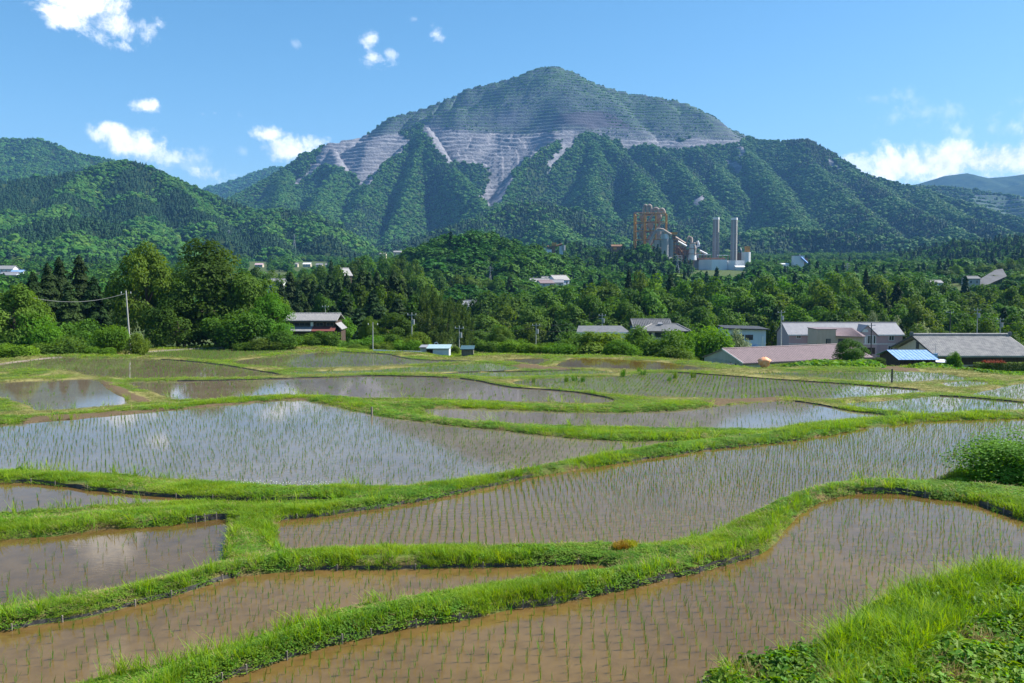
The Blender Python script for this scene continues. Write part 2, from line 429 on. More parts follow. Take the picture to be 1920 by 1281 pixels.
# mound under the big bush at the right
bx_, by_ = on_level(1880, 900, -7.4)[:2]
hz += np.where(inside, 0, .55 * np.exp(-((gx - bx_ - .6) ** 2 / 3.5 + (gy - by_) ** 2 / 2.2)))
GRID_H = hz.reshape(NR, NAZ); GRID_S = smin.reshape(NR, NAZ)
def grid_at(G, x, y):
    r = np.log(np.hypot(x, y)); a = np.arctan2(x, y)
    fi = np.clip((r - LR[0]) / (LR[1] - LR[0]), 0, NR - 1.001); fj = np.clip((a - AZ[0]) / (AZ[1] - AZ[0]), 0, NAZ - 1.001)
    i = fi.astype(int); j = fj.astype(int); u = fi - i; v = fj - j
    return (G[i, j] * (1 - u) + G[i + 1, j] * u) * (1 - v) + (G[i, j + 1] * (1 - u) + G[i + 1, j + 1] * u) * v
def ground_z(x, y):
    x = np.atleast_1d(np.asarray(x, float)); y = np.atleast_1d(np.asarray(y, float))
    r = np.hypot(x, y)
    return np.where((r < RR1 * .99) & (r > RR0) & (np.abs(np.arctan2(x, y)) < AZ[-1]), grid_at(GRID_H, x, y), base_z(x, y))
def gz(x, y): return float(ground_z(x, y)[0])

def in_poly(px, py, P):
    P = np.asarray(P, float); ins = np.zeros(np.shape(px), bool); n = len(P)
    for i in range(n):
        ax, ay = P[i]; bx, by = P[(i + 1) % n]
        if ay != by: ins ^= ((ay > py) != (by > py)) & (px < (bx - ax) * (py - ay) / (by - ay) + ax)
    return ins

ppx, ppy = to_px(gx, gy, hz)
soil = np.zeros(gx.shape)
for pl in ([(955,682),(1000,684),(1085,691),(1040,694),(985,690)],                       # tilled bed
           [(1640,688),(1660,686),(1720,690),(1730,695),(1690,697),(1650,694)],
           [(40,786),(120,777),(330,764),(500,750),(575,746),(575,751),(500,757),(330,774),(120,794),(40,798)], [(178,713),(205,716),(250,735),(288,752),(262,757),(215,735)],
           [(1370,738),(1450,738),(1470,752),(1400,755),(1330,760),(1320,752)]):
    soil = np.maximum(soil, in_poly(ppx + 14 * (vnoise(gx * .7, gy * .7, 4) - .5), ppy + 4 * (vnoise(gx * .7, gy * .7, 8) - .5), pl) * .95)
straw = np.zeros(gx.shape)     # dry, mown bund tops in the far half
straw = sstep(gr, 42, 75) * sstep(fbm(gx * .22, gy * .22, 3, 77), .42, .62) * sstep(smin, 9, 5)
faces = (np.arange(NR - 1)[:, None] * NAZ + np.arange(NAZ - 1)[None, :]).ravel()
faces = np.stack([faces, faces + 1, faces + NAZ + 1, faces + NAZ], 1)
me = np_mesh('terraces', np.stack([gx, gy, hz], 1), faces, True)
for nm, arr in (('soil', soil), ('straw', straw), ('edge', np.clip(1 - np.abs(smin) / .45, 0, 1))):
    a = me.attributes.new(nm, 'FLOAT', 'POINT'); a.data.foreach_set('value', arr.astype(np.float32))

gm, t, out = new_mat('bund_earth')
tcn = t.new('ShaderNodeTexCoord').outputs['Object']
at_ = lambda n: t.new('ShaderNodeAttribute', attribute_name=n).outputs['Fac']
n1 = t.noise(.9, tcn, 6, .6); n2 = t.noise(9, tcn, 5, .65)
green = t.mix(t.smooth(n1, .35, .65), (.042, .085, .012), (.085, .14, .025))
green = t.mix(t.m('MULTIPLY', t.smooth(n2, .45, .75), .5), green, (.16, .17, .05))
green = t.mix(t.m('MULTIPLY', at_('straw'), .75), green, (.30, .26, .10))
earth = t.mix(t.smooth(n2, .3, .7), (.10, .060, .030), (.20, .125, .065))
slope = t.new('ShaderNodeSeparateXYZ', {0: t.new('ShaderNodeNewGeometry').outputs['Normal']}).outputs[2]
stp = t.m('MAXIMUM', t.smooth(slope, .86, .55), t.m('MULTIPLY', at_('edge'), t.smooth(n1, .40, .62)))
gcol = t.mix(stp, green, earth)
gcol = t.mix(at_('soil'), gcol, t.mix(t.smooth(n2, .3, .7), (.085, .058, .034), (.15, .105, .062)))
bmp = t.new('ShaderNodeBump', {'Height': n2, 'Strength': .7, 'Distance': .06})
p = t.new('ShaderNodeBsdfPrincipled', {'Base Color': gcol, 'Roughness': .95, 'Specular IOR Level': .1, 'Normal': bmp.outputs[0]})
t.l.new(p.outputs[0], out.inputs[0])
obj('terrace_ground', me, gm, kind='structure', label='grassy earth bunds between the flooded rice paddies')

# the wide ground sheet that carries the valley and runs to the horizon
na, nr = 220, 150
a_ = np.linspace(-math.pi, math.pi, na); r_ = np.concatenate([[0.5], np.exp(np.linspace(math.log(3), math.log(10000), nr - 1))])
vx = (r_[:, None] * np.sin(a_)).ravel(); vy = (r_[:, None] * np.cos(a_)).ravel()
vr = np.hypot(vx, vy)
vz = base_z(vx, vy) - 2.2 * (1 - sstep(vr, 150, 166)) * sstep(vr, 1, 6) - 0.02 + (fbm(vx * .01, vy * .01, 3, 2) - .5) * 5 * sstep(vr, 190, 350)
fc = (np.arange(nr - 1)[:, None] * na + np.arange(na - 1)[None, :]).ravel()
me = np_mesh('ground', np.stack([vx, vy, vz], 1), np.stack([fc, fc + 1, fc + na + 1, fc + na], 1), True)
obj('ground', me, mat('valley_floor', (.045, .075, .02), (.09, .11, .035), .05, .95, .4, 1.5, spec=.1), kind='structure',
    label='green valley floor around and beyond the terraces')

# ------------------------------------------------------------------ flooded paddies
def water_mat(name, tone, algae, silty):
    m, t, out = new_mat(name)
    tcn = t.new('ShaderNodeTexCoord').outputs['Object']
    big = t.noise(.16, tcn, 5, .6, .6); fine = t.noise(2.6, tcn, 6, .65)
    c1 = (.098 * tone, .060 * tone, .018 * tone); c2 = (.150 * tone, .094 * tone, .030 * tone)
    if silty: c1, c2 = (.118, .092, .060), (.170, .136, .094)
    col = t.mix(t.smooth(t.m('ADD', t.m('MULTIPLY', big, .5), t.m('MULTIPLY', fine, .5)), .36, .64), c1, c2)
    if algae:
        col = t.mix(t.m('MULTIPLY', t.smooth(t.m('ADD', t.m('MULTIPLY', big, .7), t.m('MULTIPLY', fine, .3)), .62 - .35 * algae, .78 - .3 * algae), min(1, algae * 1.1)), col, (.150, .170, .060))
    wv = t.new('ShaderNodeMapping', {'Vector': tcn, 'Scale': (1.0, 2.2, 1)}).outputs[0]
    rip = t.new('ShaderNodeBump', {'Height': t.noise(5.0, wv, 3, .5), 'Strength': .05, 'Distance': .012})
    film = t.smooth(t.noise(.5, tcn, 6, .7, 1.2), .60, .72)     # drifting scum and pollen dull the mirror in patches
    p = t.new('ShaderNodeBsdfPrincipled', {'Base Color': col, 'Roughness': t.m('ADD', .025, t.m('MULTIPLY', film, .16)), 'IOR': 1.333,
                                           'Specular IOR Level': .5, 'Normal': rip.outputs[0]})
    t.l.new(p.outputs[0], out.inputs[0])
    return m
PADDY_LABEL = {
 'near': 'brown flooded paddy nearest the camera, rows of rice seedlings', 'second': 'narrow brown paddy strip behind the nearest bund, tapering right',
 'cloudy': 'paddy at left edge mirroring a white cloud', 'wedge': 'thin water wedge at left below the large blue paddy',
 'curved': 'long curved paddy sweeping to the right edge', 'large': 'largest paddy mirroring blue sky, left of centre',
 'strip': 'narrow paddy strip right of centre mirroring the mountain flank', 'corner': 'small paddy at far left mirroring blue sky',
 'bright': 'long grey-brown paddy with a white cloud reflection', 'pale': 'pale silvery paddy near the right edge',
 'wide': 'wide olive paddy below the mauve-roofed shed', 'gleam': 'whitish paddy cut by the right edge',
 'dim': 'dark green-grey paddy at far left under the trees', 'sliver': 'thin light green paddy sliver in the middle distance',
 'lens': 'lens-shaped pale green paddy behind the grey-brown one', 'far_row': 'pale green paddy in front of the vegetable bed',
 'scrap': 'tiny pale paddy right of the wooden post', 'grey': 'grey water paddy in front of the white shed',
 'top': 'olive green paddy at the far rim of the terraces', 'ploughed': 'freshly puddled mauve-brown paddy by the bushes', 'puddle': 'small brown puddled patch by the sheds'}
_wm = {}
def inset(P, d):
    c = np.roll(P, -1, 0) - np.roll(P, 1, 0); n_ = np.stack([c[:, 1], -c[:, 0]], 1); n_ /= np.linalg.norm(n_, axis=1)[:, None] + 1e-9
    area = .5 * np.sum(P[:, 0] * np.roll(P[:, 1], -1) - np.roll(P[:, 0], -1) * P[:, 1])
    return P + n_ * d * (1 if area > 0 else -1)
for nm, w in PW.items():
    dr, pl, ang, dens, tone, alg = PADDY[nm]
    key = (tone, alg, nm not in ('near', 'second', 'curved', 'wedge', 'cloudy', 'ploughed', 'puddle'))
    if key not in _wm: _wm[key] = water_mat('paddy_water_%02d' % len(_wm), tone, alg, key[2])
    q = inset(w, .06)
    me = bpy.data.meshes.new('paddy_water'); me.from_pydata([(a, b, -dr - .012) for a, b in q], [], [tuple(range(len(q)))]); me.update()
    if me.polygons[0].normal.z < 0: me.flip_normals()
    obj('paddy_water', me, _wm[key], kind='structure', label=PADDY_LABEL[nm])
# ------------------------------------------------------------------ mountain and hills
def ridge_pts(pts, lower=0.0):
    out = []
    for px, py, Y in pts:
        q = at(px, py, Y); q[2] -= lower; out.append(q)
    return np.array(out)

def hill_surface(ridges, az0, az1, r0, r1, naz, nr, gully=(60, 380), seed=0, flo=None):
    """height = upper envelope of roofs falling away from 3D ridge lines, cut by gullies"""
    a = np.linspace(az0, az1, naz); r = np.linspace(r0, r1, nr) if np.isscalar(r0) else r0
    X = (r[:, None] * np.sin(a)).ravel(); Y = (r[:, None] * np.cos(a)).ravel()
    wx = X + 70 * (fbm(X / 330, Y / 330, 3, seed + 1) - .5) * 2; wy = Y + 70 * (fbm(X / 330, Y / 330, 3, seed + 2) - .5) * 2
    Z = np.full(X.shape, -400.0); D = np.full(X.shape, 1e9); G = np.ones(X.shape)
    for pts, s, *br in ridges:
        d1, s2, gf = br if br else (1e9, s, 1.0)
        for i in range(len(pts) - 1):
            p, q = pts[i], pts[i + 1]
            e = q[:2] - p[:2]; L = e @ e
            # straight near the crest so that the skyline stays put, warped further down
            t0 = np.clip(((X - p[0]) * e[0] + (Y - p[1]) * e[1]) / L, 0, 1)
            d0 = np.hypot(X - p[0] - t0 * e[0], Y - p[1] - t0 * e[1])
            k = sstep(d0, 30, 220)
            xx = X + (wx - X) * k; yy = Y + (wy - Y) * k
            t = np.clip(((xx - p[0]) * e[0] + (yy - p[1]) * e[1]) / L, 0, 1)
            d = np.hypot(xx - p[0] - t * e[0], yy - p[1] - t * e[1])
            z = p[2] + (q[2] - p[2]) * t - s * (np.sqrt(np.minimum(d, d1) ** 2 + 18 ** 2) - 18) - s2 * np.maximum(d - d1, 0)
            up = z > Z; D = np.where(up, d, D); G = np.where(up, gf if d1 > 1e8 else gf + (1 - gf) * sstep(d, d1 * .9, d1 * 1.2), G); Z = np.maximum(Z, z)
    amp, wl = gully
    k = sstep(D, 15, 160)
    g = ridged(X / wl, Y / (wl * 1.25), 3, seed + 5) - .62
    g2 = ridged(X / (wl * 2.3) + 3, Y / (wl * 2.6), 2, seed + 6) - .6
    Z = Z + (amp * (.65 * g + .75 * g2) * k + amp * .20 * (fbm(X / 80, Y / 80, 3, seed + 9) - .5) * sstep(D, 5, 60)) * G
    return a, r, X, Y, Z

def grid_faces(nr, na):
    f = (np.arange(nr - 1)[:, None] * na + np.arange(na - 1)[None, :]).ravel()
    return np.stack([f, f + 1, f + na + 1, f + na], 1)
def visible(X, Y, Z, nr, na, slack=.004):
    e = (Z / np.hypot(X, Y)).reshape(nr, na)
    run = np.maximum.accumulate(e, 0)
    prev = np.vstack([np.full((1, na), -9.0), run[:-1]])
    return (e > prev - slack).ravel()

hm, t, out = new_mat('forested_hill')
tcn = t.new('ShaderNodeTexCoord').outputs['Object']
atf = lambda n: t.new('ShaderNodeAttribute', attribute_name=n).outputs['Fac']
nb = t.noise(.02, tcn, 5, .6); nf = t.noise(.12, tcn, 5, .65)
fcol = t.mix(t.smooth(nb, .35, .65), (.020, .040, .012), (.040, .065, .018))
sx = t.new('ShaderNodeMapping', {'Vector': tcn, 'Scale': (.25, .25, 1.6)}).outputs[0]
strat = t.noise(.06, sx, 6, .65)
rock = t.mix(t.smooth(strat, .32, .68), (.060, .072, .105), (.118, .128, .168))
rock = t.mix(t.m('MULTIPLY', t.smooth(nf, .55, .72), .55), rock, (.30, .27, .24))
gr_ = t.mix(t.smooth(nf, .35, .65), (.035, .085, .022), (.070, .14, .035))
rock = t.mix(t.m('MULTIPLY', atf('herb'), t.smooth(t.m('ADD', t.m('MULTIPLY', nf, .6), t.m('MULTIPLY', strat, .4)), .40, .56)), rock, gr_)
rock = t.mix(t.m('MULTIPLY', atf('pale'), .80), rock, t.mix(t.smooth(strat, .35, .65), (.160, .160, .182), (.300, .290, .298)))
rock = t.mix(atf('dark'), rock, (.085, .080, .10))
col = t.mix(atf('rock'), fcol, rock)
bm_ = t.new('ShaderNodeBump', {'Height': nf, 'Strength': .8, 'Distance': 6.0})
p = t.new('ShaderNodeBsdfPrincipled', {'Base Color': col, 'Roughness': .95, 'Specular IOR Level': .05, 'Normal': bm_.outputs[0]})
t.l.new(p.outputs[0], out.inputs[0])

def put_hill(name, X, Y, Z, nr, na, label, rock=None, herb=None, dark=None, pale=None):
    me = np_mesh(name, np.stack([X, Y, Z], 1), grid_faces(nr, na), True)
    for nm, arr in (('rock', rock), ('herb', herb), ('dark', dark), ('pale', pale)):
        a = me.attributes.new(nm, 'FLOAT', 'POINT')
        a.data.foreach_set('value', (np.zeros(len(X)) if arr is None else arr).astype(np.float32))
    return obj(name, me, hm, kind='structure', label=label)

# far forest trees: small shapes, seen from one kilometre and more
def blob_tree(seed, pointed=False):
    rg = np.random.default_rng(seed)
    vs, fs = [], []
    if pointed:
        n = 7; lev = [(0, .10), (.12, .30), (.30, .27), (.34, .34), (.58, .17), (.62, .24), (.84, .08), (1.0, .0)]
        for h, r in lev:
            for k in range(n):
                a = 2 * math.pi * k / n + h * 2; rr = r * (.75 + .5 * rg.random())
                vs.append((rr * math.cos(a), rr * math.sin(a), h * (1.0 + .06 * rg.normal())))
        for i in range(len(lev) - 1):
            for k in range(n): fs.append((i * n + k, i * n + (k + 1) % n, (i + 1) * n + (k + 1) % n, (i + 1) * n + k))
        return np_mesh('conifer_far', vs, fs, False)
    n, m = 9, 6
    bumps = rg.normal(0, 1, (7, 3)); bumps /= np.linalg.norm(bumps, axis=1)[:, None]; bumps[:, 2] = np.abs(bumps[:, 2])
    for i in range(m + 1):
        th = math.pi * (i / m) * .86
        for k in range(n):
            ph = 2 * math.pi * (k + .5 * (i % 2)) / n
            d = np.array([math.sin(th) * math.cos(ph), math.sin(th) * math.sin(ph), math.cos(th)])
            rr = .36 + .16 * max(0, np.max(bumps @ d) - .55) / .45 + .05 * rg.normal()
            vs.append((d[0] * rr * 1.1, d[1] * rr * 1.1, .52 + d[2] * rr))
    for i in range(m):
        for k in range(n): fs.append((i * n + k, (i + 1) * n + k, (i + 1) * n + (k + 1) % n, i * n + (k + 1) % n))
    return np_mesh('broadleaf_far', vs, fs, False)
LF_FAR = leaf_mat('far_broadleaf_leaves', (.030, .104, .012), (.084, .200, .026), .28, 1.3, .16, .015, yellow=(.080, .16, .024), world=.012)
LF_CON = leaf_mat('far_conifer_leaves', (.012, .044, .014), (.022, .066, .018), .12, 1.3, .15, .01, world=.015)
FAR_PROTOS = [(blob_tree(i), LF_FAR) for i in range(5)] + [(blob_tree(20 + i, True), LF_CON) for i in range(3)]

def forest_on(name, X, Y, Z, nr, na, mask, spacing, size, conifer, label, seed=1):
    """scatter trees over the visible, wooded part of a hill grid"""
    rg = np.random.default_rng(seed)
    Xg, Yg, Zg = X.reshape(nr, na), Y.reshape(nr, na), Z.reshape(nr, na)
    ax = np.stack([Xg[:-1, 1:] - Xg[:-1, :-1], Yg[:-1, 1:] - Yg[:-1, :-1]], -1); ay = np.stack([Xg[1:, :-1] - Xg[:-1, :-1], Yg[1:, :-1] - Yg[:-1, :-1]], -1)
    cell = np.abs(ax[..., 0] * ay[..., 1] - ax[..., 1] * ay[..., 0])
    # more trees per plan area on steep ground
    gzx = np.abs(np.diff(Zg, axis=0))[:, :-1] / np.hypot(ay[..., 0], ay[..., 1])
    dens = cell * np.sqrt(1 + gzx ** 2) / spacing ** 2
    vis = visible(X, Y, Z, nr, na, .006) & mask
    dens = dens * vis.reshape(nr, na)[:-1, :-1]
    cnt = rg.poisson(dens).ravel()
    ci = np.repeat(np.arange(cnt.size), cnt); i = ci // (na - 1); j = ci % (na - 1)
    u = rg.random(len(ci)); v = rg.random(len(ci))
    lerp = lambda G: (G[i, j] * (1 - u) + G[i + 1, j] * u) * (1 - v) + (G[i, j + 1] * (1 - u) + G[i + 1, j + 1] * u) * v
    x, y, z = lerp(Xg), lerp(Yg), lerp(Zg)
    con = conifer(x, y, z) if callable(conifer) else np.full(len(x), conifer)
    isc = rg.random(len(x)) < con
    idx = np.where(isc, 5 + rg.integers(0, 3, len(x)), rg.integers(0, 5, len(x)))
    s = size * rg.lognormal(0, .24, len(x)); sc = np.stack([s * np.where(isc, .95, 1.15), s * np.where(isc, .95, 1.15), s * np.where(isc, 1.15, .95)], 1)
    print(name, len(x))
    return scatter(name, np.stack([x, y, z - .12 * s], 1), zrots(len(x)), sc, idx, FAR_PROTOS, kind='stuff', label=label)

def px_mask(X, Y, Z, polys, jit=6.0, sc=60.0, seed=0):
    u, v = to_px(X, Y, Z)
    u = u + jit * 2 * (fbm(X / sc, Z / sc, 3, seed + 3) - .5) * 2; v = v + jit * (fbm(X / sc, Z / sc, 3, seed + 4) - .5) * 2
    m = np.zeros(X.shape, bool)
    for p_ in polys: m |= in_poly(u, v, p_)
    return m

# --- the quarried mountain
T = 9.0
SUMMIT = ridge_pts([(700,246,4050),(740,218,4120),(790,205,4180),(840,186,4240),(880,166,4300),(930,155,4340),(970,143,4370),(1000,130,4400),(1035,124,4400),(1062,131,4400),(1085,144,4390),(1130,162,4370),(1180,176,4340),(1230,182,4300),(1280,192,4260),(1302,206,4240),(1330,227,4200),(1370,243,4150),(1400,256,4080)], 4)
LEFT_ARM = ridge_pts([(700,252,4050),(660,258,4000),(620,266,3950),(580,284,3900),(520,322,3800),(455,358,3650),(400,400,3400)], T)
RIGHT_ARM = ridge_pts([(1400,258,4080),(1440,262,3950),(1480,262,3850),(1512,259,3780),(1542,276,3720),(1562,296,3660),(1592,316,3600),(1622,325,3560),(1682,341,3500),(1722,351,3450),(1790,372,3300),(1880,400,3050),(1980,420,2900)], T)
SPURS = [
 ([(800,236,3700),(782,300,3480),(765,360,3200),(742,420,2850),(724,462,2500)], 1.3),
 ([(800,236,3700),(836,300,3430),(885,352,3120),(905,388,2880)], 1.0),
 ([(760,268,3650),(700,330,3400),(672,392,3000),(640,440,2600)], .92),
 ([(1104,246,3720),(1050,262,3600),(1000,282,3450),(962,332,3200),(935,384,2900)], 1.0),
 ([(1104,246,3720),(1122,300,3450),(1108,350,3150),(1130,395,2850)], .92),
 ([(1130,256,3700),(1180,300,3450),(1208,345,3150),(1235,400,2800),(1250,435,2500)], .92),
 ([(1215,266,3760),(1262,296,3520),(1305,345,3200),(1330,395,2850),(1345,440,2450)], .92),
 ([(1300,270,3800),(1332,300,3560),(1368,345,3250)], .9),
 ([(1385,268,3850),(1418,300,3560),(1455,350,3200),(1490,400,2800),(1520,440,2400)], .9),
 ([(1480,264,3850),(1540,320,3400),(1590,372,2950),(1650,420,2500),(1690,452,2200)], .9),
 ([(1562,298,3660),(1640,350,3200),(1730,400,2700),(1820,440,2300)], .8),
 ([(620,268,3950),(640,312,3650),(606,362,3250),(590,410,2800)], .9),
 ([(540,315,3820),(530,365,3300),(520,410,2800)], 1.0),
 ([(1722,352,3450),(1800,400,2800),(1900,436,2350)], .8),
]
FRONT = [
 ([(700,468,2050),(760,452,2150),(830,428,2250),(900,404,2350),(960,382,2420),(1012,376,2450),(1070,396,2380),(1120,425,2250),(1170,450,2100)], .62),
 ([(1130,430,2400),(1200,404,2500),(1260,420,2450),(1310,440,2300)], .6),
 ([(1380,440,2200),(1460,424,2350),(1560,432,2250),(1660,446,2150),(1780,448,2100),(1920,440,2050),(2050,440,2000)], .5),
 ([(1012,376,2450),(1040,420,2150),(1060,455,1900)], .6), ([(900,404,2350),(900,440,2050),(890,462,1850)], .6),
]
ridges = [(SUMMIT, .68, 640, 1.1, .22), (LEFT_ARM, .78, 230, 1.0, .7), (RIGHT_ARM, .75, 200, .95, 1.0)]
ridges += [(ridge_pts(p_, T), s) for p_, s in SPURS] + [(ridge_pts(p_, T), s) for p_, s in FRONT]
MNA = 940
MRR = np.concatenate([np.linspace(1750, 3400, 170, endpoint=False), np.linspace(3400, 4300, 250, endpoint=False), np.linspace(4300, 4560, 50)]); MNR = len(MRR)
ma, mr, X, Y, Z = hill_surface(ridges, rad(-23), rad(37), MRR, None, MNA, MNR, (135, 420), 3)
PYR = [(685,262),(700,240),(740,205),(800,190),(880,150),(960,130),(1035,105),(1100,130),(1200,160),(1290,180),(1340,215),(1415,254),(1395,262),(1300,262),(1200,262),(1150,262),(1060,244),(1000,252),(900,252),(800,236),(755,246)]
BOWL = [[(590,302),(612,272),(650,258),(700,252),(748,252),(770,262),(742,292),(712,312),(695,340),(680,350),(655,322),(622,318)],
        [(796,232),(860,240),(960,248),(1010,246),(1085,240),(1105,250),(1050,268),(1000,290),(962,326),(948,372),(918,392),(902,374),(922,318),(880,306),(838,306),(812,272)],
        [(1110,246),(1180,258),(1300,262),(1390,258),(1392,270),(1330,274),(1270,282),(1215,272),(1182,276),(1150,262)],
        [(1358,300),(1382,305),(1395,330),(1368,324)], [(1300,372),(1318,362),(1322,376),(1305,388)], [(1388,268),(1400,285),(1390,300),(1378,282)],
        [(1030,300),(1060,262),(1072,262),(1045,305),(1032,325)], [(548,348),(600,300),(606,304),(560,350)],
        [(1545,290),(1562,302),(1585,322),(1572,320),(1552,306)]]
near_pyr = Y > 3480
m_pyr = px_mask(X, Y, Z, [PYR], 4, 60, 1) & near_pyr
m_bowl = px_mask(X, Y, Z, BOWL, 7, 50, 2)
# benches: the rock is cut into level steps
STEP = 19.0
wob = Z + 6 * (fbm(X / 160, Y / 160, 3, 71) - .5) + np.where(m_bowl & ~m_pyr, 26, 0) * (fbm(X / 70, Y / 70, 4, 73) - .5)
fr = wob / STEP - np.floor(wob / STEP)
stepped = (np.floor(wob / STEP) + sstep(fr, .34, .66)) * STEP
bench = np.where(m_pyr, 1.0, np.where(m_bowl & (Y > 3200), .8, 0.0))
Zs = Z + (stepped - wob) * bench
rock = np.maximum(m_pyr, m_bowl).astype(float)
hgt = np.clip((Zs - 620) / 430, 0, 1)
veg = fbm(X / 210, Zs / 90, 4, 33)
line = sstep(fr, .52, .62) * sstep(fr, 1.0, .80)
herb = np.where(m_pyr, np.clip(.24 + .80 * hgt ** 1.2 + 1.0 * (veg - .5) + line * (.55 + .8 * (veg - .45)), 0, 1), 0.0)
pale = np.where(m_bowl & ~m_pyr, 1.0, np.where(m_pyr, .35 * sstep(fr, .30, .18) + .30 * sstep(hgt, .16, .02), 0.0))
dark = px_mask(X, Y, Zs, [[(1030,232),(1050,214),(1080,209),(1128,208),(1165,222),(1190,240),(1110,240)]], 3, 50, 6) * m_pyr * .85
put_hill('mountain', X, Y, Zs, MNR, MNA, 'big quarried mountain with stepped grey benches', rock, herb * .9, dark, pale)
con_m = lambda x, y, z: sstep(fbm(x / 260, y / 260, 3, 55) + .13 * (y < 2450) - .14 * (y > 2900), .50, .60) * .8
forest_on('mountain_forest', X, Y, Zs, MNR, MNA, rock < .5, 8.6, 9.5, con_m, 'dense green woods on the slopes of the quarried mountain', 5)
# bushes that have taken hold along the bench edges
edge = m_pyr & (fr > .66) & (fr < .98)
dm = edge & (fbm(X / 120, Zs / 60, 3, 44) > .50 - .30 * hgt)
forest_on('bench_shrubs', X, Y, Zs, MNR, MNA, dm, 7.5, 5.0, .05, 'green shrubs growing in level lines along the quarry benches', 6)

# --- hills at the left and far ridges
def simple_hill(name, ridges, lower, az, rr, n, gully, seed, label, flabel, spacing, size, conifer, herb_p=None):
    rd = [(ridge_pts(p_, lower), s) for p_, s in ridges]
    a, r, X, Y, Z = hill_surface(rd, rad(az[0]), rad(az[1]), rr[0], rr[1], n[0], n[1], gully, seed)
    rk = None; hb = None; m = np.ones(X.shape, bool)
    if herb_p:
        m2 = px_mask(X, Y, Z, herb_p, 5, 60, seed); rk = m2.astype(float); hb = rk * .75
        fr = Z / 26 - np.floor(Z / 26); Z = np.where(m2, (np.floor(Z / 26) + sstep(fr, .3, .8)) * 26, Z); m = ~m2 | (fr > .8)
    put_hill(name, X, Y, Z, n[1], n[0], label, rk, hb)
    if spacing:
        forest_on(name + '_forest', X, Y, Z, n[1], n[0], m & (Z > -20), spacing, size, conifer, flabel, seed + 1)
simple_hill('left_hill', [
   ([(-260,330,2100),(-120,322,2150),(0,338,2100),(50,330,2150),(90,326,2180),(150,318,2200),(200,302,2250),(236,296,2250),(272,306,2250),(320,328,2230),(372,350,2200),(402,366,2180),(440,378,2150),(484,392,2100),(530,388,2100),(570,392,2080),(604,408,2000),(652,440,1900),(700,470,1800)], .66),
   ([(236,296,2250),(250,350,2050),(270,400,1800),(300,440,1600)], .7), ([(150,318,2200),(130,360,1950),(90,400,1700)], .7), ([(320,328,2230),(370,390,1900),(420,440,1650)], .7),
   ([(50,330,2150),(20,380,1850),(-10,420,1600)], .7), ([(484,392,2100),(500,430,1800),(520,460,1600)], .7), ([(570,392,2080),(610,440,1750)], .7)],
   11, (-44, -8), (1350, 2720), (620, 240), (46, 220), 13, 'steep wooded hill at the left with a rounded top', 'mixed green woods covering the left hill', 7.6, 8.4,
   lambda x, y, z: sstep(fbm(x / 170, y / 170, 3, 91), .46, .55))
simple_hill('back_hill', [([(-300,262,4000),(-100,250,4000),(0,258,4000),(40,259,4000),(72,258,3980),(100,268,3950),(130,281,3900),(160,288,3880),(200,296,3850),(260,312,3800),(330,340,3700)], .6),
   ([(72,258,3980),(60,300,3600),(40,330,3300)], .6), ([(0,258,4000),(-20,300,3600)], .6), ([(130,281,3900),(150,310,3600)], .6)],
   11, (-44, -19), (3300, 5150), (280, 150), (40, 320), 23, 'hazy wooded ridge behind the left hill', 'woods on the hazy ridge behind the left hill', 10, 10, .3)
simple_hill('gap_hill', [([(330,372,6500),(395,349,6500),(440,338,6500),(480,322,6500),(515,311,6500),(545,318,6500),(600,345,6500)], .5), ([(515,311,6500),(470,350,6000)], .5)],
   13, (-24, -10), (5700, 7250), (170, 100), (50, 420), 33, 'distant blue-green hill in the gap left of the mountain', 'woods on the distant hill in the gap', 17, 16, .2)
simple_hill('far_ridge', [([(1680,352,7900),(1722,345,7900),(1772,330,7900),(1812,325,7900),(1852,334,7900),(1892,331,7900),(1935,325,7900),(2100,340,7900)], .45), ([(1920,345,7200),(1880,352,7200),(1820,365,7200),(1960,336,7200),(2100,350,7200)], .45)],
   0, (24, 36), (7200, 9700), (180, 120), (60, 600), 43, 'pale blue far ridge at the right edge', None, 0, 0, 0)
simple_hill('stepped_hill', [([(1640,365,4300),(1720,347,4300),(1780,349,4300),(1850,358,4250),(1892,364,4200),(1980,372,4150),(2120,390,4100)], .55), ([(1800,352,4300),(1840,390,3800),(1890,420,3400)], .5), ([(1900,364,4200),(1960,400,3700)], .5)],
   9, (21, 37), (3300, 5200), (230, 170), (36, 300), 53, 'green hill with old quarry steps at the right edge', 'woods on the stepped hill at the right', 12, 11, .2,
   [[(1790,368),(1850,366),(1990,376),(1990,425),(1920,420),(1850,395)]])
simple_hill('cedar_hill', [([(-160,430,1400),(-60,428,1400),(0,432,1420),(60,412,1430),(120,397,1440),(170,400,1440),(230,415,1420),(290,436,1380),(345,460,1300),(400,476,1250)], .5),
   ([(120,397,1440),(140,440,1250),(160,466,1150)], .5), ([(60,412,1430),(20,450,1200)], .5)],
   14, (-42, -15), (950, 1800), (300, 140), (12, 160), 63, 'low dark conifer hill in front of the left hill', 'dark cedar plantation on the low left hill', 6.5, 8,
   lambda x, y, z: .25 + .75 * sstep(fbm(x / 140, y / 140, 3, 92), .42, .52))
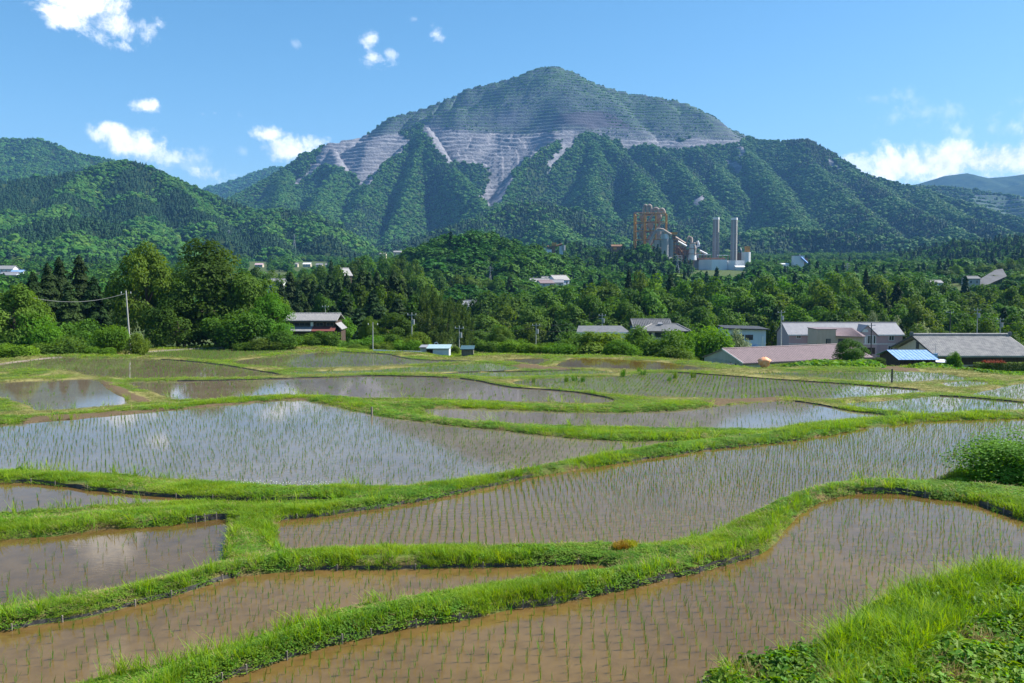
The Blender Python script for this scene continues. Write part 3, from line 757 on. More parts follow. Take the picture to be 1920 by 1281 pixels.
# ------------------------------------------------------------------ trees that can be told apart
def cards(c, nrm, sx, sy, rg, curl=.0):
    """leaf sprays: one pointed four-sided face each"""
    n = len(c)
    nrm = nrm / (np.linalg.norm(nrm, axis=1)[:, None] + 1e-9)
    up = np.tile(np.array([0, 0, 1.0]), (n, 1)); up[np.abs(nrm[:, 2]) > .9] = (1, 0, 0)
    u = np.cross(up, nrm); u /= np.linalg.norm(u, axis=1)[:, None] + 1e-9; v = np.cross(nrm, u)
    th = rg.uniform(0, 6.283, n)[:, None]
    u, v = u * np.cos(th) + v * np.sin(th), v * np.cos(th) - u * np.sin(th)
    sx = np.broadcast_to(sx, (n,))[:, None] * rg.uniform(.6, 1.35, (n, 1)); sy = np.broadcast_to(sy, (n,))[:, None] * rg.uniform(.6, 1.35, (n, 1))
    V = np.stack([c - u * sx, c - v * sy + nrm * curl * sx, c + u * sx, c + v * sy + nrm * curl * sx], 1).reshape(-1, 3)
    return V, np.arange(4 * n).reshape(n, 4)
def join(parts):
    V, Fc, o = [], [], 0
    for v, f in parts: V.append(v); Fc.append(f + o); o += len(v)
    return np.concatenate(V), np.concatenate(Fc)

def broad_crown(seed, n, leaf, lobes=30, squat=1.0, gap=.0, low=-.72):
    """unit crown: height 1, about 1 wide, base of foliage near .15"""
    rg = np.random.default_rng(seed)
    C = []; Rr = []
    while len(C) < lobes:
        d = rg.normal(0, 1, 3); d /= np.linalg.norm(d)
        if d[2] < low: continue
        k = .62 + .3 * rg.random()
        C.append((d[0] * .40 * k * (1.06 - .25 * max(d[2], 0)), d[1] * .40 * k * (1.06 - .25 * max(d[2], 0)), .50 + d[2] * (.46 if d[2] > 0 else .50) * k * squat)); Rr.append(rg.uniform(.11, .20))
    C = np.array(C); Rr = np.array(Rr)
    pick = rg.choice(lobes, n, p=Rr ** 2 / np.sum(Rr ** 2))
    d = rg.normal(0, 1, (n, 3)); d[:, 2] += .35; d /= np.linalg.norm(d, axis=1)[:, None]
    r = Rr[pick] * rg.uniform(.45, 1.12, n) ** .6
    c = C[pick] + d * r[:, None] * np.array([1.05, 1.05, .78])
    keep = vnoise(c[:, 0] * 13 + 50, c[:, 2] * 13 + c[:, 1] * 7, seed) > gap
    c = c[keep]; d = d[keep]
    out = c - np.array([0, 0, .5]); out /= np.linalg.norm(out, axis=1)[:, None] + 1e-6
    nm = d * .7 + out * .5 + np.array([0, 0, .55]) + rg.normal(0, .45, c.shape)
    return cards(c, nm, leaf, leaf * .62, rg, .15)
def cedar_crown(seed, n, leaf, width=.33):
    rg = np.random.default_rng(seed)
    h = 1 - rg.random(n) ** .62 * .86
    tiers = 13
    ph = rg.uniform(0, 6.283, n); arm = np.floor(ph / 6.283 * 7)
    lay = np.floor(h * tiers)
    jit = _h(lay, arm, seed) * .95 + .40
    rr = width * (np.clip(1 - h, 0, .62) ** .70 + .04) * jit * (1 - .45 * (h * tiers - lay) )
    rad_ = rr * rg.uniform(.3, 1.0, n) ** .5
    c = np.stack([rad_ * np.cos(ph), rad_ * np.sin(ph), h - .10 * rad_ / width * .5], 1)
    nm = np.stack([np.cos(ph) * .8, np.sin(ph) * .8, np.full(n, .8)], 1) + rg.normal(0, .4, (n, 3))
    return cards(c, nm, leaf, leaf * .5, rg, -.2)
def bamboo_crown(seed, n, leaf):
    rg = np.random.default_rng(seed); P = []
    stems = 16; per = n // stems
    for _ in range(stems):
        b = rg.uniform(-.28, .28, 2); lean = rg.normal(0, .16, 2); top = rg.uniform(.72, 1.0)
        t = rg.uniform(.30, 1.0, per); off = rg.normal(0, 1, (per, 3)) * (.060 * (1.15 - t * .75))[:, None]
        c = np.stack([b[0] + lean[0] * t ** 2.2, b[1] + lean[1] * t ** 2.2, top * t - .10 * np.clip(t - .8, 0, 1)], 1) + off
        P.append(c)
    c = np.concatenate(P)
    nm = rg.normal(0, .5, c.shape) + np.array([0, 0, .6])
    return cards(c, nm, leaf * 1.2, leaf * .36, rg, -.3)
def bush_crown(seed, n, leaf, lobes=16):
    rg = np.random.default_rng(seed)
    a = rg.uniform(0, 6.283, lobes); q = np.sqrt(rg.random(lobes)) * .36
    C = np.stack([q * np.cos(a), q * np.sin(a), rg.uniform(.2, .62, lobes) * (1.1 - q)], 1); Rr = rg.uniform(.14, .27, lobes)
    pick = rg.integers(0, lobes, n); d = rg.normal(0, 1, (n, 3)); d[:, 2] += .3; d /= np.linalg.norm(d, axis=1)[:, None]
    c = C[pick] + d * (Rr[pick] * rg.uniform(.5, 1.1, n))[:, None]; c[:, 2] = np.abs(c[:, 2])
    return cards(c, d + np.array([0, 0, .5]) + rg.normal(0, .5, c.shape), leaf, leaf * .6, rg, .15)
def trunk_mesh(seed, kind):
    rg = np.random.default_rng(seed); mb = MB()
    if kind == 'cedar':
        mb.tube([(0, 0, -.03), (.004, 0, .4), (0, .003, .95)], .016, 7, .003)
    elif kind == 'bamboo':
        for _ in range(9):
            b = rg.uniform(-.25, .25, 2); l = rg.normal(0, .08, 2)
            mb.tube([(b[0], b[1], -.03), (b[0] + l[0] * .3, b[1] + l[1] * .3, .4), (b[0] + l[0], b[1] + l[1], .75)], .005, 5, .002)
    elif kind == 'bush':
        for _ in range(6):
            b = rg.uniform(-.2, .2, 2); mb.tube([(b[0] * .3, b[1] * .3, -.05), (b[0], b[1], .3)], .02, 5, .008)
    else:
        l = rg.normal(0, .02, 2)
        mb.tube([(0, 0, -.04), (l[0], l[1], .2), (l[0] * 2, l[1] * 2, .45), (l[0], l[1] * 2, .72)], [.034, .026, .020, .006], 8)
        for k in range(6):
            a = 6.283 * k / 6 + rg.normal(0, .3); h0 = rg.uniform(.2, .42); s = rg.uniform(.18, .32)
            mb.tube([(l[0] * 1.5, l[1] * 1.5, h0), (s * .5 * math.cos(a), s * .5 * math.sin(a), h0 + .12), (s * math.cos(a), s * math.sin(a), h0 + rg.uniform(.18, .32))], [.013, .009, .003], 6)
    return mb.mesh('trunk')
BARK = mat('bark', (.075, .055, .040), (.13, .10, .075), 9, .95, .5)
L_DARK = leaf_mat('leaves_dark_green', (.044, .098, .012), (.092, .168, .022), .38, 1.4, .20, .015)
L_MID = leaf_mat('leaves_mid_green', (.062, .130, .015), (.125, .215, .030), .38, 1.4, .22, .02)
L_LIME = leaf_mat('leaves_yellow_green', (.080, .140, .014), (.150, .220, .026), .40, 1.4, .12, .01)
L_BRIGHT = leaf_mat('leaves_bright_green', (.070, .165, .012), (.130, .260, .022), .42, 1.4, .15, .015)
L_CEDAR = leaf_mat('leaves_cedar', (.020, .046, .011), (.046, .084, .018), .22, 1.5, .22, .015)
L_BAM = leaf_mat('leaves_bamboo', (.060, .105, .020), (.120, .180, .040), .38, 1.4, .18, .015)
L_PALE = leaf_mat('leaves_pale_flowering', (.12, .17, .06), (.32, .36, .20), .30, 3.0, .15, .01)

def crown_mesh(kind, seed, n, leaf):
    f = {'broad': broad_crown, 'cedar': cedar_crown, 'bamboo': bamboo_crown, 'bush': bush_crown}[kind]
    V, Fc = f(seed, n, leaf)
    return np_mesh('crown', V, Fc, False)
PROTO = {}
for kind, nn, ln, nm_, lm in (('broad', 11000, .019, 3000, .034), ('cedar', 9000, .022, 2600, .036), ('bamboo', 9000, .022, 3000, .034), ('bush', 7000, .026, 2200, .044)):
    for lod, (n_, l_, cnt) in {'near': (nn, ln, 4), 'mid': (nm_, lm, 4)}.items():
        PROTO[kind, lod] = [(crown_mesh(kind, 100 + 7 * i + len(kind), n_, l_), trunk_mesh(200 + i, kind)) for i in range(cnt)]
_withmat = {}
def with_mat(me, m):
    k = (me.name, m.name)
    if k not in _withmat:
        c = me.copy(); c.materials.clear(); c.materials.append(m); _withmat[k] = c
    return _withmat[k]
TREES = []     # (px, y, record) for labelling
_tn = [0]
def tree(px, ytop, Y, wpx, kind, leaf, lod=None, base=None, name=None, label=None, cat='tree', group=None, zone=None):
    top = at(px, ytop, Y); x = top[0]
    b = gz(x, Y) if base is None else base
    h = max(top[2] - b, .6) / (.76 if kind == 'bush' else .97)
    w = wpx * Y / F
    lod = lod or ('near' if Y < 175 else 'mid')
    ps = PROTO[kind, lod]; c, tr = ps[_tn[0] % len(ps)]; _tn[0] += 1
    nm = name or {'broad': 'broadleaf_tree', 'cedar': 'cedar_tree', 'bamboo': 'bamboo_clump', 'bush': 'bush'}[kind]
    e = empty(nm, (x, Y, b - .02 * h), R.uniform(0, 6.283))
    ww = w / {'broad': .92, 'cedar': .50, 'bamboo': .95, 'bush': 1.0}[kind]
    e.scale = (ww, ww, h)
    obj('trunk', with_mat(tr, BARK), None, e); obj('crown', with_mat(c, leaf), None, e)
    tag(e, label, cat, group)
    if zone: TREES.append((zone, kind, leaf.name, px, e))
    return e

# near left group under which the terraces end
tree(268, 450, 146, 118, 'broad', L_LIME, label='tall yellow-green tree behind the leaning utility pole')
tree(398, 460, 140, 185, 'broad', L_DARK, label='huge dark green broadleaf tree, tallest right of the yellow-green one')
tree(340, 492, 150, 110, 'broad', L_MID, label='mid green tree squeezed between the yellow-green and the huge dark tree')
tree(468, 500, 138, 120, 'broad', L_MID, label='green tree on the right shoulder of the huge dark tree')
tree(505, 548, 134, 90, 'broad', L_BRIGHT, label='bright green tree overhanging the left end of the farmhouse')
tree(330, 560, 132, 120, 'broad', L_DARK, label='dark shaded tree low behind the far paddy rim')
tree(440, 575, 131, 130, 'bush', L_DARK, label='dark spreading bush under the huge dark tree', cat='bush')
for i, (px, yt, Y, w) in enumerate([(62, 512, 150, 50), (88, 496, 152, 48), (110, 484, 155, 46), (148, 480, 158, 50), (175, 520, 150, 48), (205, 528, 156, 44), (128, 530, 140, 46), (40, 530, 158, 46)]):
    tree(px, yt, Y, w * 1.55, 'cedar', L_CEDAR, zone='in the conifer group at the left edge')
tree(22, 528, 118, 130, 'broad', L_MID, label='leafy green tree cut by the left edge of the picture')
tree(-60, 520, 122, 130, 'broad', L_MID, label='broadleaf tree just outside the left edge') if False else None
tree(70, 585, 116, 90, 'bush', L_BRIGHT, label='light green bush at the foot of the left edge tree', cat='bush')
tree(150, 590, 122, 110, 'bush', L_MID, label='rounded bush below the conifer group', cat='bush')
tree(208, 602, 118, 70, 'bush', L_BRIGHT, label='vine-covered bush beside the leaning utility pole', cat='bush')
tree(258, 628, 116, 50, 'bush', L_LIME, label='small lime green bush right of the leaning pole', cat='bush')
tree(110, 630, 112, 110, 'bush', L_MID, label='low bush on the rim above the dark far-left paddy', cat='bush')
tree(20, 640, 106, 90, 'bush', L_BRIGHT, label='low light bush at the left end of the paddy rim', cat='bush')
tree(190, 648, 112, 60, 'bush', L_BRIGHT, label='knee-high bush on the rim by the pole', cat='bush')
# shrubs between rim and farmhouse
for i, (px, yt, Y, w, lf) in enumerate([(530, 628, 128, 60, L_MID), (572, 630, 134, 55, L_BRIGHT), (606, 622, 132, 50, L_MID), (645, 640, 136, 60, L_MID), (668, 652, 132, 40, L_LIME),
                          (690, 634, 138, 58, L_BRIGHT), (728, 628, 142, 62, L_MID), (760, 640, 140, 50, L_BRIGHT), (785, 632, 142, 50, L_LIME), (500, 640, 126, 60, L_MID),
                          (470, 645, 126, 50, L_DARK), (712, 645, 134, 40, L_MID)]):
    tree(px, yt - 6, Y, w * 1.25, 'bush', lf, cat='bush', zone='between farmhouse and white shed')
tree(640, 585, 178, 48, 'broad', L_BRIGHT, label='light green garden tree right behind the farmhouse')
tree(693, 592, 168, 42, 'broad', L_LIME, label='yellowish round garden tree beside the mown lawn')
tree(738, 590, 170, 78, 'broad', L_DARK, label='round dark green tree on the far side of the mown lawn')
tree(575, 566, 190, 40, 'cedar', L_CEDAR, label='bare-looking small conifer poking above the farmhouse roof')
# cedar belt behind the farmhouse
for px, yt, Y in [(528,540,232),(545,514,240),(560,538,228),(574,528,246),(588,520,238),(603,532,232),(618,516,250),(634,526,240),(650,512,246),(664,524,234),(678,506,252),(692,514,240),(707,503,250),(722,516,238),(738,512,248),(754,528,236),(770,538,246),(555,566,214),(600,560,216),(650,556,216),(700,552,218),(745,560,216),(672,575,208),(625,578,208)]:
    tree(px, yt + R.uniform(-7, 10), Y, R.uniform(50, 74), 'cedar', L_CEDAR, zone='in the cedar belt behind the farmhouse')
# bamboo
for px, yt, Y, w in [(788,532,222,44),(808,536,216,46),(826,540,212,50),(846,550,208,48),(862,566,204,44),(874,585,200,36),(800,575,200,50),(838,590,196,50),(866,612,190,40),(820,616,186,44)]:
    tree(px, yt, Y, w, 'bamboo', L_BAM, cat='bamboo', zone='in the bamboo stand right of the cedar belt')
# belt in the centre and right
def row(pts, Y, step, w, kinds, zone, jy=8, jYd=14):
    xs = [p_[0] for p_ in pts]; px = xs[0]
    while px < xs[-1]:
        yt = np.interp(px, xs, [p_[1] for p_ in pts]) + R.normal(0, jy * .5)
        k = R.choice(len(kinds), p=[q[2] for q in kinds]); kind, lf, _ = kinds[k]
        ww = w * R.uniform(1.0, 1.5) * (.62 if kind == 'cedar' else 1)
        tree(px, yt - (6 if kind == 'cedar' else 0), Y + R.uniform(-jYd, jYd), ww, kind, lf, zone=zone)
        px += step * R.uniform(.75, 1.25) * (.7 if kind == 'cedar' else 1)
MIX = [('broad', L_DARK, .34), ('broad', L_MID, .58), ('cedar', L_CEDAR, .08)]
MIXR = [('broad', L_DARK, .26), ('broad', L_MID, .60), ('broad', L_BRIGHT, .07), ('cedar', L_CEDAR, .07)]
row([(530,560),(600,548),(700,540),(775,552)], 222, 34, 44, [('broad', L_DARK, .7), ('broad', L_MID, .3)], 'mixed into the cedar belt')
row([(480,505),(540,505),(600,497),(660,488),(705,474),(740,480),(800,492)], 480, 27, 36, MIX, 'in the wood beyond the cedar belt')
row([(500,520),(640,510),(760,500),(810,505)], 400, 28, 38, MIX, 'in the wood beyond the cedar belt')
row([(800,520),(880,515),(940,520),(985,530)], 520, 26, 34, MIX, 'at the foot of the round wooded hill')
row([(890,560),(940,548),(1000,545),(1060,540),(1110,528),(1160,520)], 330, 34, 56, MIX, 'in the belt before the hamlet roofs')
row([(905,590),(960,575),(1040,568),(1120,560),(1200,556)], 275, 38, 60, MIX, 'in the middle of the central belt')
row([(900,618),(950,612),(1010,602),(1070,598),(1130,602)], 228, 36, 48, MIXR, 'at the near edge of the central belt')
row([(1140,520),(1220,516),(1320,528),(1420,526),(1500,524),(1560,516),(1640,511),(1700,518),(1760,530),(1830,548),(1930,528)], 360, 34, 54, MIXR, 'on the skyline right of centre')
row([(1180,548),(1280,545),(1360,552),(1450,548),(1560,545),(1650,540),(1740,550),(1850,572),(1940,556)], 310, 40, 62, MIXR, 'in the belt above the pink house')
row([(1150,592),(1200,585),(1290,580),(1360,582),(1450,578),(1540,578),(1620,575),(1720,568),(1800,590),(1940,584)], 262, 42, 58, MIXR, 'at the belt edge behind the houses')
row([(1690,612),(1760,604),(1830,600),(1930,606)], 205, 42, 50, MIXR, 'just behind the tile-roofed barn')
row([(1770,500),(1840,496),(1900,488),(1950,486)], 700, 20, 30, MIXR, 'behind the concrete cutting at the right')
row([(1790,545),(1850,538),(1940,530)], 545, 24, 34, MIXR, 'in front of the concrete cutting at the right')
tree(1320, 592, 196, 60, 'broad', L_MID, label='green tree between the hip-roofed house and the pale blue house')
tree(1450, 600, 215, 46, 'broad', L_DARK, label='dark tree at the left end of the pink apartment house')
tree(1636, 588, 218, 30, 'broad', L_PALE, label='pale flowering tree rising behind the pink roof')
tree(1682, 595, 222, 34, 'broad', L_PALE, label='whitish blossoming tree at the right end of the pink roof')
tree(1730, 612, 215, 60, 'bush', L_PALE, label='spreading pale blossoming shrub left of the barn ridge', cat='bush')
# bushes in front of the houses, centre right
for (px, yt, Y, w, lf, lb) in [
    (1075, 622, 128, 95, L_MID, 'loose green bush at the left of the hidden white house'),
    (1118, 615, 127, 135, L_MID, 'wide feathery bush hiding the white house'),
    (1050, 640, 124, 75, L_BRIGHT, 'low bright bush at the left end of the bush row'),
    (1200, 616, 126, 80, L_MID, 'upright green bush right of the white wall'),
    (1245, 617, 122, 95, L_DARK, 'dark glossy bush in the middle of the bush row'),
    (1268, 609, 126, 88, L_BRIGHT, 'vivid green bush under the hip-roofed house'),
    (1330, 600, 154, 100, L_BRIGHT, 'tallest vivid green bush in the bush row'),
    (1382, 624, 160, 56, L_PALE, 'white-flowering bush in front of the pale blue house'),
    (1296, 668, 116, 36, L_MID, 'small grey-green bush at the corner of the shed'),
    (1262, 645, 115, 80, L_DARK, 'dark low bush above the ploughed paddy'),
    (1010, 640, 130, 60, L_BRIGHT, 'small round bush in front of the dark belt'),
    (1160, 640, 119, 80, L_BRIGHT, 'low bush at the foot of the wide feathery bush'),
    (940, 610, 150, 56, L_DARK, 'dark round tree-like bush right of the dark hut'),
    (908, 634, 142, 65, L_MID, 'bush against the right side of the dark hut'),
    (965, 634, 138, 75, L_BRIGHT, 'light bush between the dark hut and the bush row'),
    (853, 650, 128, 26, L_MID, 'narrow ivy bush between white shed and dark hut')]:
    tree(px, yt, Y, w, 'bush' if 'tree-like' not in lb else 'broad', lf, label=lb, cat='bush')
tree(1594, 634, 118, 62, 'broad', L_DARK, label='small open-crowned garden tree in front of the mauve roof')
tree(1790, 654, 122, 32, 'bush', L_MID, label='cone-shaped garden shrub in front of the barn roof', cat='shrub')
tree(1648, 668, 116, 26, 'bush', L_DARK, label='small dark shrub by the blue-roofed shed', cat='shrub')

ORD = ['leftmost', 'second', 'third', 'fourth', 'fifth', 'sixth', 'seventh', 'eighth', 'ninth', 'tenth', 'eleventh', 'twelfth', 'thirteenth', 'fourteenth', 'fifteenth', 'sixteenth',
       'seventeenth', 'eighteenth', 'nineteenth', 'twentieth', 'twenty-first', 'twenty-second', 'twenty-third', 'twenty-fourth', 'twenty-fifth', 'twenty-sixth', 'twenty-seventh', 'twenty-eighth', 'twenty-ninth', 'thirtieth']
_KN = {'broad': 'broadleaf tree', 'cedar': 'conifer', 'bamboo': 'bamboo clump', 'bush': 'bush'}
_TONE = {'leaves_dark_green': 'dark', 'leaves_mid_green': 'green', 'leaves_cedar': 'blackish', 'leaves_bamboo': 'pale', 'leaves_bright_green': 'bright', 'leaves_yellow_green': 'yellowish', 'leaves_pale_flowering': 'whitish'}
_z = {}
for r_ in TREES: _z.setdefault((r_[0], r_[1], r_[2]), []).append(r_)
for (zone, kind, lf), rs in _z.items():
    for i, r_ in enumerate(sorted(rs, key=lambda q: q[3])):
        o_ = ORD[min(i, len(ORD) - 1)]
        r_[4]['label'] = ('only %s %s %s' % (_TONE[lf], _KN[kind], zone)) if len(rs) == 1 else ('%s %s %s, %s' % (_TONE[lf], _KN[kind], zone, o_ + ('' if i == 0 else ' from left')))
        r_[4]['group'] = '%ss %s' % (_KN[kind], zone)
        if 'category' not in r_[4]: r_[4]['category'] = 'tree'
print('trees', _tn[0])

# woods farther off, read as one mass
MIDP = [(crown_mesh('broad', 300 + i, 420, .085), LF_FAR) for i in range(5)] + [(crown_mesh('cedar', 320 + i, 360, .085), LF_CON) for i in range(3)]
def wood(name, x, y, z, conifer, size, label, seed):
    rg = np.random.default_rng(seed); n = len(x)
    isc = rg.random(n) < conifer; idx = np.where(isc, 5 + rg.integers(0, 3, n), rg.integers(0, 5, n))
    s = size * rg.lognormal(0, .2, n)
    sc = np.stack([s * np.where(isc, 1.2, 1.25), s * np.where(isc, 1.2, 1.25), s * np.where(isc, 1.5, 1.0)], 1)
    scatter(name, np.stack([x, y, z - .1 * s], 1), zrots(n), sc, idx, MIDP, kind='stuff', label=label)
CLEAR = [  # places kept free of trees: (px0, px1, Y0, Y1)
    (995, 1075, 560, 640), (860, 912, 540, 700), (1230, 1425, 700, 900), (1180, 1402, 900, 1420), (1455, 1532, 980, 1200), (1800, 1900, 500, 640), (545, 620, 900, 1600), (460, 510, 900, 1600), (-30, 50, 640, 900), (1320, 1350, 700, 840), (640, 664, 480, 560), (1720, 1800, 500, 620)]
rg = np.random.default_rng(88)
N = 26000
yy = np.sqrt(rg.uniform(430 ** 2, 1950 ** 2, N)); aa = rg.uniform(rad(-37), rad(37), N); xx = yy * np.tan(aa)
keep = np.ones(N, bool); pxx = 960 + F * xx / yy
for a, b, y0, y1 in CLEAR: keep &= ~((pxx > a) & (pxx < b) & (yy > y0) & (yy < y1))
keep &= ~(fbm(xx / 140, yy / 140, 3, 61) > .62)
xx, yy = xx[keep], yy[keep]
wood('valley_wood', xx, yy, base_z(xx, yy), .02 + .12 * (fbm(xx / 150, yy / 150, 3, 62) > .58), 9.5, 'broken woodland across the valley floor', 62)

# round hill in front of the mountain and the dark knoll beside the plant
def knoll(name, ridges, lower, az, rr, n, label, flabel, spacing, size, con, seed):
    rd = [(ridge_pts(p_, lower), s) for p_, s in ridges]
    a, r, X, Y, Z = hill_surface(rd, rad(az[0]), rad(az[1]), rr[0], rr[1], n[0], n[1], (3, 60), seed)
    put_hill(name, X, Y, Z, n[1], n[0], label)
    g = np.random.default_rng(seed); m_ = int(np.ptp(X) * np.ptp(Y) / spacing ** 2)
    x = g.uniform(X.min(), X.max(), m_); y = g.uniform(Y.min(), Y.max(), m_)
    rr_ = np.hypot(x, y); aa_ = np.arctan2(x, y)
    fi = np.clip((rr_ - r[0]) / (r[1] - r[0]), 0, n[1] - 1.01).astype(int); fj = np.clip((aa_ - a[0]) / (a[1] - a[0]), 0, n[0] - 1.01).astype(int)
    z = Z.reshape(n[1], n[0])[fi, fj]; k = z > base_z(x, y) - 1
    wood(name + '_wood', x[k], y[k], z[k], con, size, flabel, seed)
knoll('round_hill', [([(785,508,720),(806,476,730),(835,455,740),(880,446,750),(930,455,750),(980,470,745),(1030,486,735),(1070,508,720)], .6), ([(880,446,750),(860,480,690),(850,510,640)], .5), ([(930,455,750),(960,500,660)], .5)],
      6, (-10, 6), (590, 830), (120, 60), 'round wooded hill in the centre of the valley', 'deep green broadleaf wood covering the round hill', 7.5, 11.5, .02, 71)
knoll('plant_knoll', [([(1090,505,960),(1130,490,970),(1165,474,980),(1196,468,985),(1218,476,985),(1236,500,970)], .55)],
      6, (3, 12), (860, 1040), (90, 50), 'dark wooded knoll left of the cement silos', 'dark trees on the knoll by the cement plant', 7.0, 9.5, .5, 72)
knoll('right_spur', [([(1640,480,1500),(1720,462,1480),(1800,452,1450),(1880,446,1420),(1990,446,1400)], .4), ([(1800,452,1450),(1830,490,1150),(1850,505,900)], .4), ([(1900,446,1420),(1930,480,1100),(1950,500,800)], .4)],
      5, (20, 36), (700, 1600), (150, 90), 'low wooded spur at the right edge', 'mixed wood on the low spur at the right', 9.0, 10, .4, 73)
knoll('middle_rise', [([(930,488,1250),(1000,470,1280),(1060,458,1300),(1110,466,1300),(1160,482,1280)], .4)], 7, (-2, 8), (1080, 1400), (90, 50),
      'low wooded rise behind the round hill', 'woods on the low rise behind the round hill', 8.5, 10, .25, 74)
# ------------------------------------------------------------------ grass, weeds and rice
def blades(seed, n, rad_, h0, h1, w, bend=.35, upright=.25):
    rg = np.random.default_rng(seed); V = []; Fc = []
    for i in range(n):
        a = rg.uniform(0, 6.283); q = rad_ * math.sqrt(rg.random()); b = np.array([q * math.cos(a), q * math.sin(a), -.01])
        h = rg.uniform(h0, h1); d = rg.uniform(0, 6.283); ln = rg.normal(0, upright); dv = np.array([math.cos(d), math.sin(d), 0]); sd = np.array([-math.sin(d), math.cos(d), 0]) * w * rg.uniform(.6, 1.3) * .5
        k = bend * rg.uniform(.2, 1.4)
        p = [b + dv * h * (ln * t + k * t * t) + np.array([0, 0, h * (t - .28 * k * t * t)]) for t in (0, .38, .72, 1)]
        ws = [.7, 1, .75, .08]; o = len(V)
        for pp, ww in zip(p, ws): V += [pp - sd * ww, pp + sd * ww]
        Fc += [(o + 2 * j, o + 2 * j + 1, o + 2 * j + 3, o + 2 * j + 2) for j in range(3)]
    return np_mesh('blades', V, Fc, False)
def weeds(seed, n, rad_, h, leaf):
    rg = np.random.default_rng(seed)
    a = rg.uniform(0, 6.283, n); q = rad_ * np.sqrt(rg.random(n))
    hh = h * (1.15 - q / rad_) * rg.uniform(.25, 1, n)
    c = np.stack([q * np.cos(a), q * np.sin(a), hh], 1)
    nm = np.stack([np.cos(a) * .5, np.sin(a) * .5, np.full(n, 1.0)], 1) + rg.normal(0, .35, (n, 3))
    V, Fc = cards(c, nm, leaf, leaf * .6, rg, .2)
    return np_mesh('weeds', V, Fc, False)
G_FRESH = leaf_mat('grass_fresh', (.120, .230, .012), (.265, .395, .034), .46, .25, .16, .02, world=.55, spec=.2)
G_WEED = leaf_mat('weed_leaves', (.085, .190, .014), (.205, .355, .034), .40, .6, .20, .025, world=.7, spec=.25)
G_DRY = leaf_mat('grass_mown', (.150, .180, .045), (.270, .260, .095), .30, .3, .18, .02)
G_STRAW = leaf_mat('grass_straw', (.30, .24, .10), (.42, .34, .17), .25, .5, .15, .01)
G_RICE = leaf_mat('rice_leaves', (.075, .175, .020), (.140, .270, .040), .40, .4, .18, .02)
G_TALL = leaf_mat('grass_tall', (.135, .265, .010), (.255, .395, .030), .46, .4, .16, .02, world=.7, spec=.2)

def pick_points(n, r0, r1, a0=-50, a1=50, seed=1):
    g = np.random.default_rng(seed)
    r = np.exp(g.uniform(math.log(r0), math.log(r1), n)); a = g.uniform(rad(a0), rad(a1), n)
    x = r * np.sin(a); y = r * np.cos(a)
    return x, y, grid_at(GRID_H, x, y), grid_at(GRID_S, x, y), r
# near bunds
x, y, z, s, r = pick_points(256000, 7.5, 62, seed=3)
u_, v_ = to_px(x, y, z)
k = (s > .03) & (s < 7) & ~((u_ > 1180) & (v_ > 1120) & (np.random.default_rng(2).random(len(x)) < .8)) & (grid_at(soil.reshape(NR, NAZ), x, y) < .4)
bare = fbm(x * .8, y * .8, 3, 15)
k &= (bare > .30) | (s > .5)
x, y, z, s, r = x[k], y[k], z[k], s[k], r[k]
g = np.random.default_rng(5); n = len(x)
patch = fbm(x * .35, y * .35, 3, 31)
wd = patch + g.normal(0, .06, n) > .46
idx = np.where(wd, 4 + g.integers(0, 3, n), g.integers(0, 4, n))
idx = np.where(g.random(n) < .05, 7, idx)
lush = .45 + 1.1 * fbm(x * .6, y * .6, 3, 41)
sx = np.clip(r / 22, .95, 2.4); trod = sstep(fbm(x * .22, y * .22, 3, 47), .50, .60)
idx = np.where((g.random(n) < .22 * trod), 7, idx)
hh = .60 * (1 - .45 * trod) * lush * np.clip(1.05 - .003 * r, .75, 1.1) * np.where(s < .16, .8, 1.0)
protos = [(blades(i, 26, .13, .10, .27, .009, .5, .30), G_FRESH) for i in range(4)] + [(weeds(10 + i, 34, .15, .17, .026), G_WEED) for i in range(3)] + [(blades(30, 14, .12, .08, .22, .010, .7, .4), G_STRAW)]
print('bund grass', n)
scatter('bund_grass', np.stack([x, y, z], 1), zrots(n, .12), np.stack([sx, sx, hh * (1 + .15 * (sx - 1))], 1), idx, protos, kind='stuff', label='bright green grass and weeds on the near bunds')
# fringe of longer blades along the water on the camera-far side of each bund
x, y, z, s, r = pick_points(72000, 10, 70, seed=7)
k = (s > .02) & (s < .35) & (fbm(x * .5, y * .5, 3, 51) > .50); x, y, z, s, r = x[k], y[k], z[k], s[k], r[k]; n = len(x)
scatter('bund_fringe_grass', np.stack([x, y, z], 1), zrots(n, .15), np.clip(r / 25, 1, 1.8) * R.uniform(.55, 1.15, n), R.integers(0, 3, n),
        [(blades(60 + i, 9, .07, .22, .46, .011, .45, .3), G_TALL) for i in range(3)], kind='stuff', label='long grass blades fringing the water edges')
# far bunds: short, partly dry
x, y, z, s, r = pick_points(84000, 55, 165, seed=9)
k = (s > .3) & (grid_at(soil.reshape(NR, NAZ), x, y) < .4); x, y, z, s, r = x[k], y[k], z[k], s[k], r[k]; n = len(x)
st = grid_at(straw.reshape(NR, NAZ), x, y); g = np.random.default_rng(6)
idx = np.where(g.random(n) < .35 + st * .8, 3 + g.integers(0, 2, n), g.integers(0, 3, n))
rough_ = sstep(r, 100, 135)
scatter('far_bund_grass', np.stack([x, y, z], 1), zrots(n, .1), np.stack([r / 42, r / 42, (.30 + 1.6 * rough_ * g.random(n))], 1), idx,
        [(blades(80 + i, 40, .30, .06, .20, .020, .5, .35), G_FRESH) for i in range(3)] + [(blades(90 + i, 40, .30, .05, .15, .020, .6, .4), G_DRY) for i in range(2)],
        kind='stuff', label='short mown grass, partly dry, on the far bunds')
